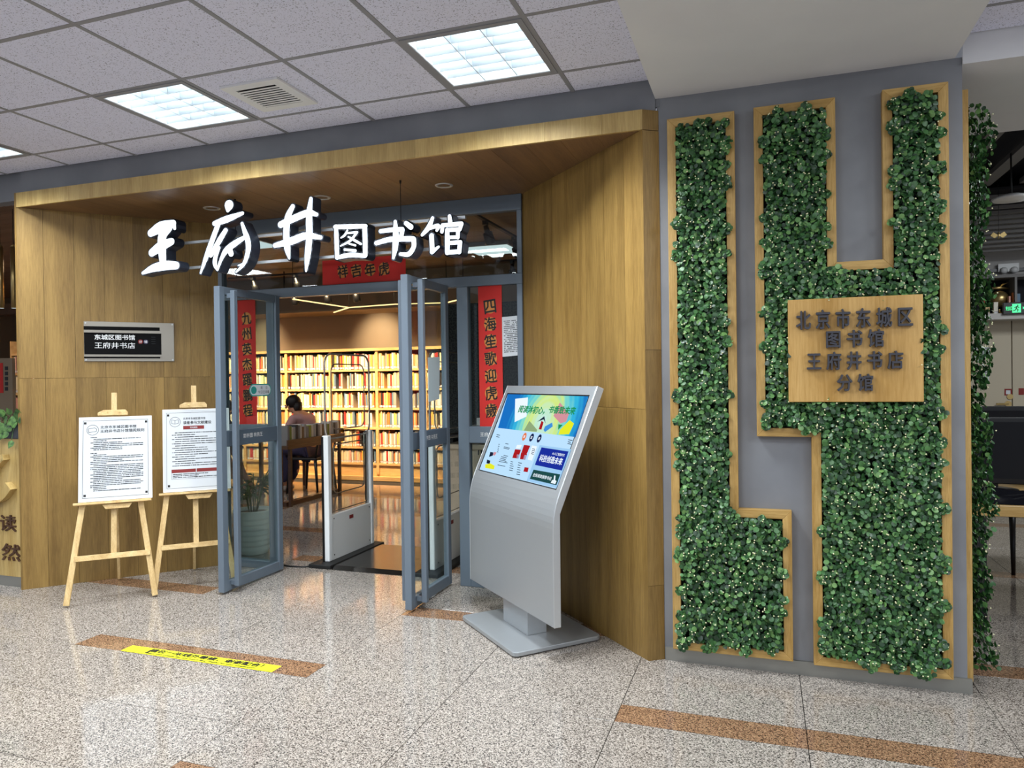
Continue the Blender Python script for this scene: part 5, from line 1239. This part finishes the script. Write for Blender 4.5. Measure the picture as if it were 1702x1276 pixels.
# back wall: double doors, shelf, ornaments, exit sign
dd = struct('door_3', (6.8, YW, 0)); za_ = aty(1650, 530, YW).z; xm = aty(1682, 600, YW-.03).x
for lo, hi in ((xm-1.0, xm-.004), (xm+.004, xm+1.0)): MB().box((lo, YW-.03, .02), (hi, YW+.004, za_)).build('leaf', 'doorbeige', dd, .003)
for u, v, h in ((1676, 671, .0),): 
    p = aty(u, v, YW-.04); MB().bar(p, p+Vector((-.11, -.03, 0)), .018).build('handle', 'brass', dd); MB().disc(p, (1, 0, 0), (0, 0, 1), .03, d=(0, .01, 0)).build('rose', 'brass', dd)
p = aty(1679, 659, YW-.04); MB().disc(p, (1, 0, 0), (0, 0, 1), .028, d=(0, .01, 0)).build('lock', 'brass', dd)
def dsign(u0, v0, u1, v1, m, name, label, cat, rows=0):
    y = YW-.031; return sheet(name, [aty(u0, v0, y), aty(u1, v0, y), aty(u1, v1, y), aty(u0, v1, y)], m, label, cat, rows, 'printgrey', .002, int(u0))
dsign(1618, 577, 1645, 594, 'paper', 'notice', 'white notice with dark heading on the beige double door', 'notice', 5)
dsign(1630, 616, 1644, 638, 'paper', 'notice', 'smaller grey printed notice lower on the beige double door', 'notice', 6)
o = dsign(1669.5, 646, 1682, 657, 'printred', 'door_sign', 'dark red square sign next to the door lock', 'sign', 0); a, b = aty(1672, 648.5, YW-.034), aty(1679.5, 655, YW-.034); MB().box((a.x, YW-.0345, b.z), (b.x, YW-.0335, a.z)).build('label_field', 'paper', o)
dsign(1693, 645, 1702, 656, 'printred', 'door_sign', 'dark red square sign at the right picture edge', 'sign', 0)
shf = thing('hanging_shelf', 'dark open wall shelf over the beige double doors', 'shelf', (aty(1660, 525, YW-.3).x, YW-.15, aty(1660, 525, YW-.3).z))
ys0 = YW-.30; a, b = aty(1618, 522, ys0), aty(1760, 522, ys0); zt2 = aty(1650, 462, ys0).z
MB().box((a.x, ys0, a.z-.06), (b.x, YW-.002, a.z)).build('shelf_board', 'sidewall', shf); MB().box((a.x, ys0, zt2), (b.x, YW-.002, zt2+.03)).build('top_board', 'slat', shf); MB().box((a.x, YW-.02, a.z), (b.x, YW-.002, zt2)).build('back_panel', 'darkceil', shf)
xm2 = aty(1687, 500, ys0).x
for x in (a.x, xm2): MB().box((x, ys0, a.z), (x+.02, YW-.02, zt2)).build('upright', 'slat', shf)
for u0, u1, v, nm, wh in ((1632, 1637, 495, 'red', 'beside the leaf wall, tallest there'), (1637.5, 1645, 510, 'tan', 'beside the leaf wall, short and wide'), (1652, 1659, 502, 'white', 'at the foot of the bird ornament'), (1677, 1680, 492, 'pink', 'just before the divider'), (1683.5, 1686, 486, 'orange', 'touching the divider'), (1690, 1696, 488, 'blue', 'past the divider, above the exit sign')):
    p0, p1 = aty(u0, 520, ys0+.04), aty(u1, v, ys0+.04); o = bpy.data.objects.new('book', BM[nm]); COL.objects.link(o)
    o.matrix_world = Matrix.Translation(((p0.x+p1.x)/2, ys0+.04, a.z+.001)) @ Matrix.Diagonal((abs(p1.x-p0.x), .045, p1.z-a.z, 1))
    tag(o, '%s book on the dark wall shelf, %s' % (nm, wh), 'book', 'books on the dark wall shelf')
p = aty(1661, 497, ys0+.17); orn = thing('bird_ornament', 'gold globe ornament topped by a flying bird on the wall shelf', 'ornament', (p.x, p.y, a.z+.001))
MB().lathe((p.x, p.y, a.z+.001), [(.001, 0), (.05, 0), (.05, .012), (.012, .03), (.012, .05)], 16).build('base', 'brass', orn); MB().ball((p.x, p.y, p.z), .085, n=18).build('globe', 'brass', orn)
MB().tube([(p.x-.10, p.y, p.z+.11), (p.x, p.y, p.z+.115), (p.x+.10, p.y, p.z+.10)], [.008, .018, .004], 8).build('bird_body', 'brass', orn)
for s in (-1, 1): MB().add([(p.x, p.y, p.z+.12), (p.x+.05, p.y+.03*s, p.z+.15), (p.x+.07, p.y+.05*s, p.z+.16), (p.x+.02, p.y+.03*s, p.z+.15)], [(0, 1, 2, 3)]).build('wing', 'brass', orn)
e0, e1 = aty(1667, 503, ys0-.03), aty(1712, 521, ys0-.03)
ex = thing('exit_sign', 'green running-man exit sign mounted on the dark wall shelf', 'sign', ((e0.x+e1.x)/2, ys0-.03, e1.z))
MB().box((e0.x, ys0-.035, e1.z), (e1.x, ys0-.004, e0.z)).build('housing', 'black', ex, .004)
hz = (e0.z+e1.z)/2; hh = e0.z-e1.z; yx = ys0-.0365; g0, g1 = aty(1682.5, 505, yx), aty(1697, 519, yx)
text(MB(), '安全出口', ((aty(1672, 512, yx).x+aty(1682, 512, yx).x)/2, yx, hz), (1, 0, 0), (0, 0, 1), h=hh*.36, w=aty(1682, 512, yx).x-aty(1671.5, 512, yx).x, bold=.02).build('lettering', 'exitgreen', ex)
MB().box((g0.x, yx, g1.z), (g1.x, yx+.001, g0.z)).build('pictogram_field', 'exitgreen', ex)
mx_ = (g0.x+g1.x)/2; mb = MB(); s_ = (g0.z-g1.z)*.5
mb.disc((mx_+.2*s_, yx-.001, hz+.62*s_), (1, 0, 0), (0, 0, 1), .16*s_, n=10)
for a_, b_ in (((.1, .4), (-.1, -.1)), ((-.1, -.1), (.3, -.35)), ((.3, -.35), (.15, -.8)), ((-.1, -.1), (-.3, -.5)), ((-.3, -.5), (-.7, -.55)), ((.1, .35), (.5, .1)), ((.1, .35), (-.45, .15))): mb.bar((mx_+a_[0]*s_, yx-.001, hz+a_[1]*s_), (mx_+b_[0]*s_, yx-.001, hz+b_[1]*s_), .2*s_, .001, up=(0, 1, 0))
mb.build('pictogram', 'black', ex)
ax_ = aty(1700, 512, yx).x; MB().add([(ax_, yx, hz-.3*s_), (ax_+.6*s_, yx, hz), (ax_, yx, hz+.3*s_)], [(0, 1, 2)]).build('arrow', 'exitgreen', ex)
el = aty(1676, 456, YW-.05); el.z += .05; em = thing('emergency_lamp', 'twin-head emergency lamp on the wall above the dark shelf', 'lamp', (el.x, YW-.03, el.z))
MB().bar((el.x-.9, YW-.02, el.z), (el.x+.9, YW-.02, el.z), .03, .03).build('rail', 'black', em); 
for s in (-1, 1): MB().ball((el.x+s*.045, YW-.08, el.z-.01), .034, n=12).build('lamp_head', 'white', em)
MB().box((el.x-.09, YW-.06, el.z-.02), (el.x+.09, YW-.035, el.z+.06)).build('body', 'white', em)
bf = aty(1660, 391, 3.4); bu = thing('butterfly_ornament', 'small golden butterfly ornament hung below the dark slats', 'ornament', bf)
MB().tube([bf-Vector((.0, 0, .03)), bf+Vector((0, 0, .025))], [.004, .008], 8).build('body', 'brass', bu)
for s in (-1, 1): MB().prism([bf, bf+Vector((s*.04, 0, .03)), bf+Vector((s*.06, 0, .0)), bf+Vector((s*.03, 0, -.022))], (0, .004, 0)).build('wing', 'brass', bu)
MB().tube([bf+Vector((0, 0, .02)), (bf.x, bf.y, 3.05)], .002, 5).build('wire', 'blackmatte', bu)
# desks, screens, chairs
def desk(y0, y1, z1, th, label, m='deskwood'):
    t = thing('computer_desk', label, 'desk', (6.7, (y0+y1)/2, 0)); x0 = aty(1585, 820, y0).x
    x0 = max(x0, 5.62); MB().box((x0, y0, z1-th), (x0+1.9, y1, z1)).build('desktop', m, t, .004)
    for x in (x0+.05, x0+1.80):
        for y in (y0+.04, y1-.09): MB().box((x, y, 0), (x+.05, y+.05, z1-th)).build('leg', 'black', t)
    return t
z1_ = aty(1640, 839, .9).z; th_ = z1_-aty(1640, 857.5, .9).z
desk(.9, 1.30, z1_, th_, 'pale wooden desk nearest the leafy wall end, topped by black film')
zf = aty(1640, 820, 1.5).z; desk(1.5, 2.25, zf, zf-aty(1640, 826, 1.5).z, 'pale wooden desk carrying the black computer screens')
x0 = 5.64; flm = MB(); rf = random.Random(2)
nx, ny = 24, 6; V_ = [(x0+1.8*i/nx, .93+.33*j/ny, z1_+.001+(.055 if 0 < j < ny else 0)*(.75+.25*math.sin(i*1.3+j)) + rf.uniform(0, .006)) for j in range(ny+1) for i in range(nx+1)]
flm.add(V_, [(j*(nx+1)+i, j*(nx+1)+i+1, (j+1)*(nx+1)+i+1, (j+1)*(nx+1)+i) for j in range(ny) for i in range(nx)], True)
o = flm.build('plastic_wrapped_bundle', 'foil'); single(o, 'crumpled black plastic-wrapped bundle lying on the nearest pale desk', 'bundle')
def monitor(u0, u1, v0, v1, y, label, ub):
    a, b = aty(u0, v0, y), aty(u1, v1, y); cx_ = (a.x+b.x)/2; t = thing('computer_monitor', label, 'monitor', (cx_, y, zf))
    MB().box((a.x, y, b.z), (b.x, y+.03, a.z)).build('casing', 'black', t, .005)
    MB().box((a.x+.015, y-.0015, b.z+.035), (b.x-.015, y+.001, a.z-.03)).build('back_panel', 'darkceil', t)
    MB().box((ub-.02, y+.03, zf+.006), (ub+.02, y+.05, b.z+.15)).build('neck', 'black', t); MB().lathe((ub, y+.02, zf), [(.13, 0), (.13, .006), (.02, .012), (.001, .012)], 24).build('foot', 'black', t)
monitor(1575, 1760, 693, 807, 1.68, 'black monitor with its foot on the desk, in front', aty(1654, 800, 1.70).x)
monitor(1590, 1780, 675, 780, 2.05, 'black monitor standing behind the nearer black monitor', aty(1710, 800, 2.07).x)
chair(6.36, 2.62, 1.9, 'black wooden chair tucked behind the pale computer desk')
print('objects', len(bpy.data.objects))
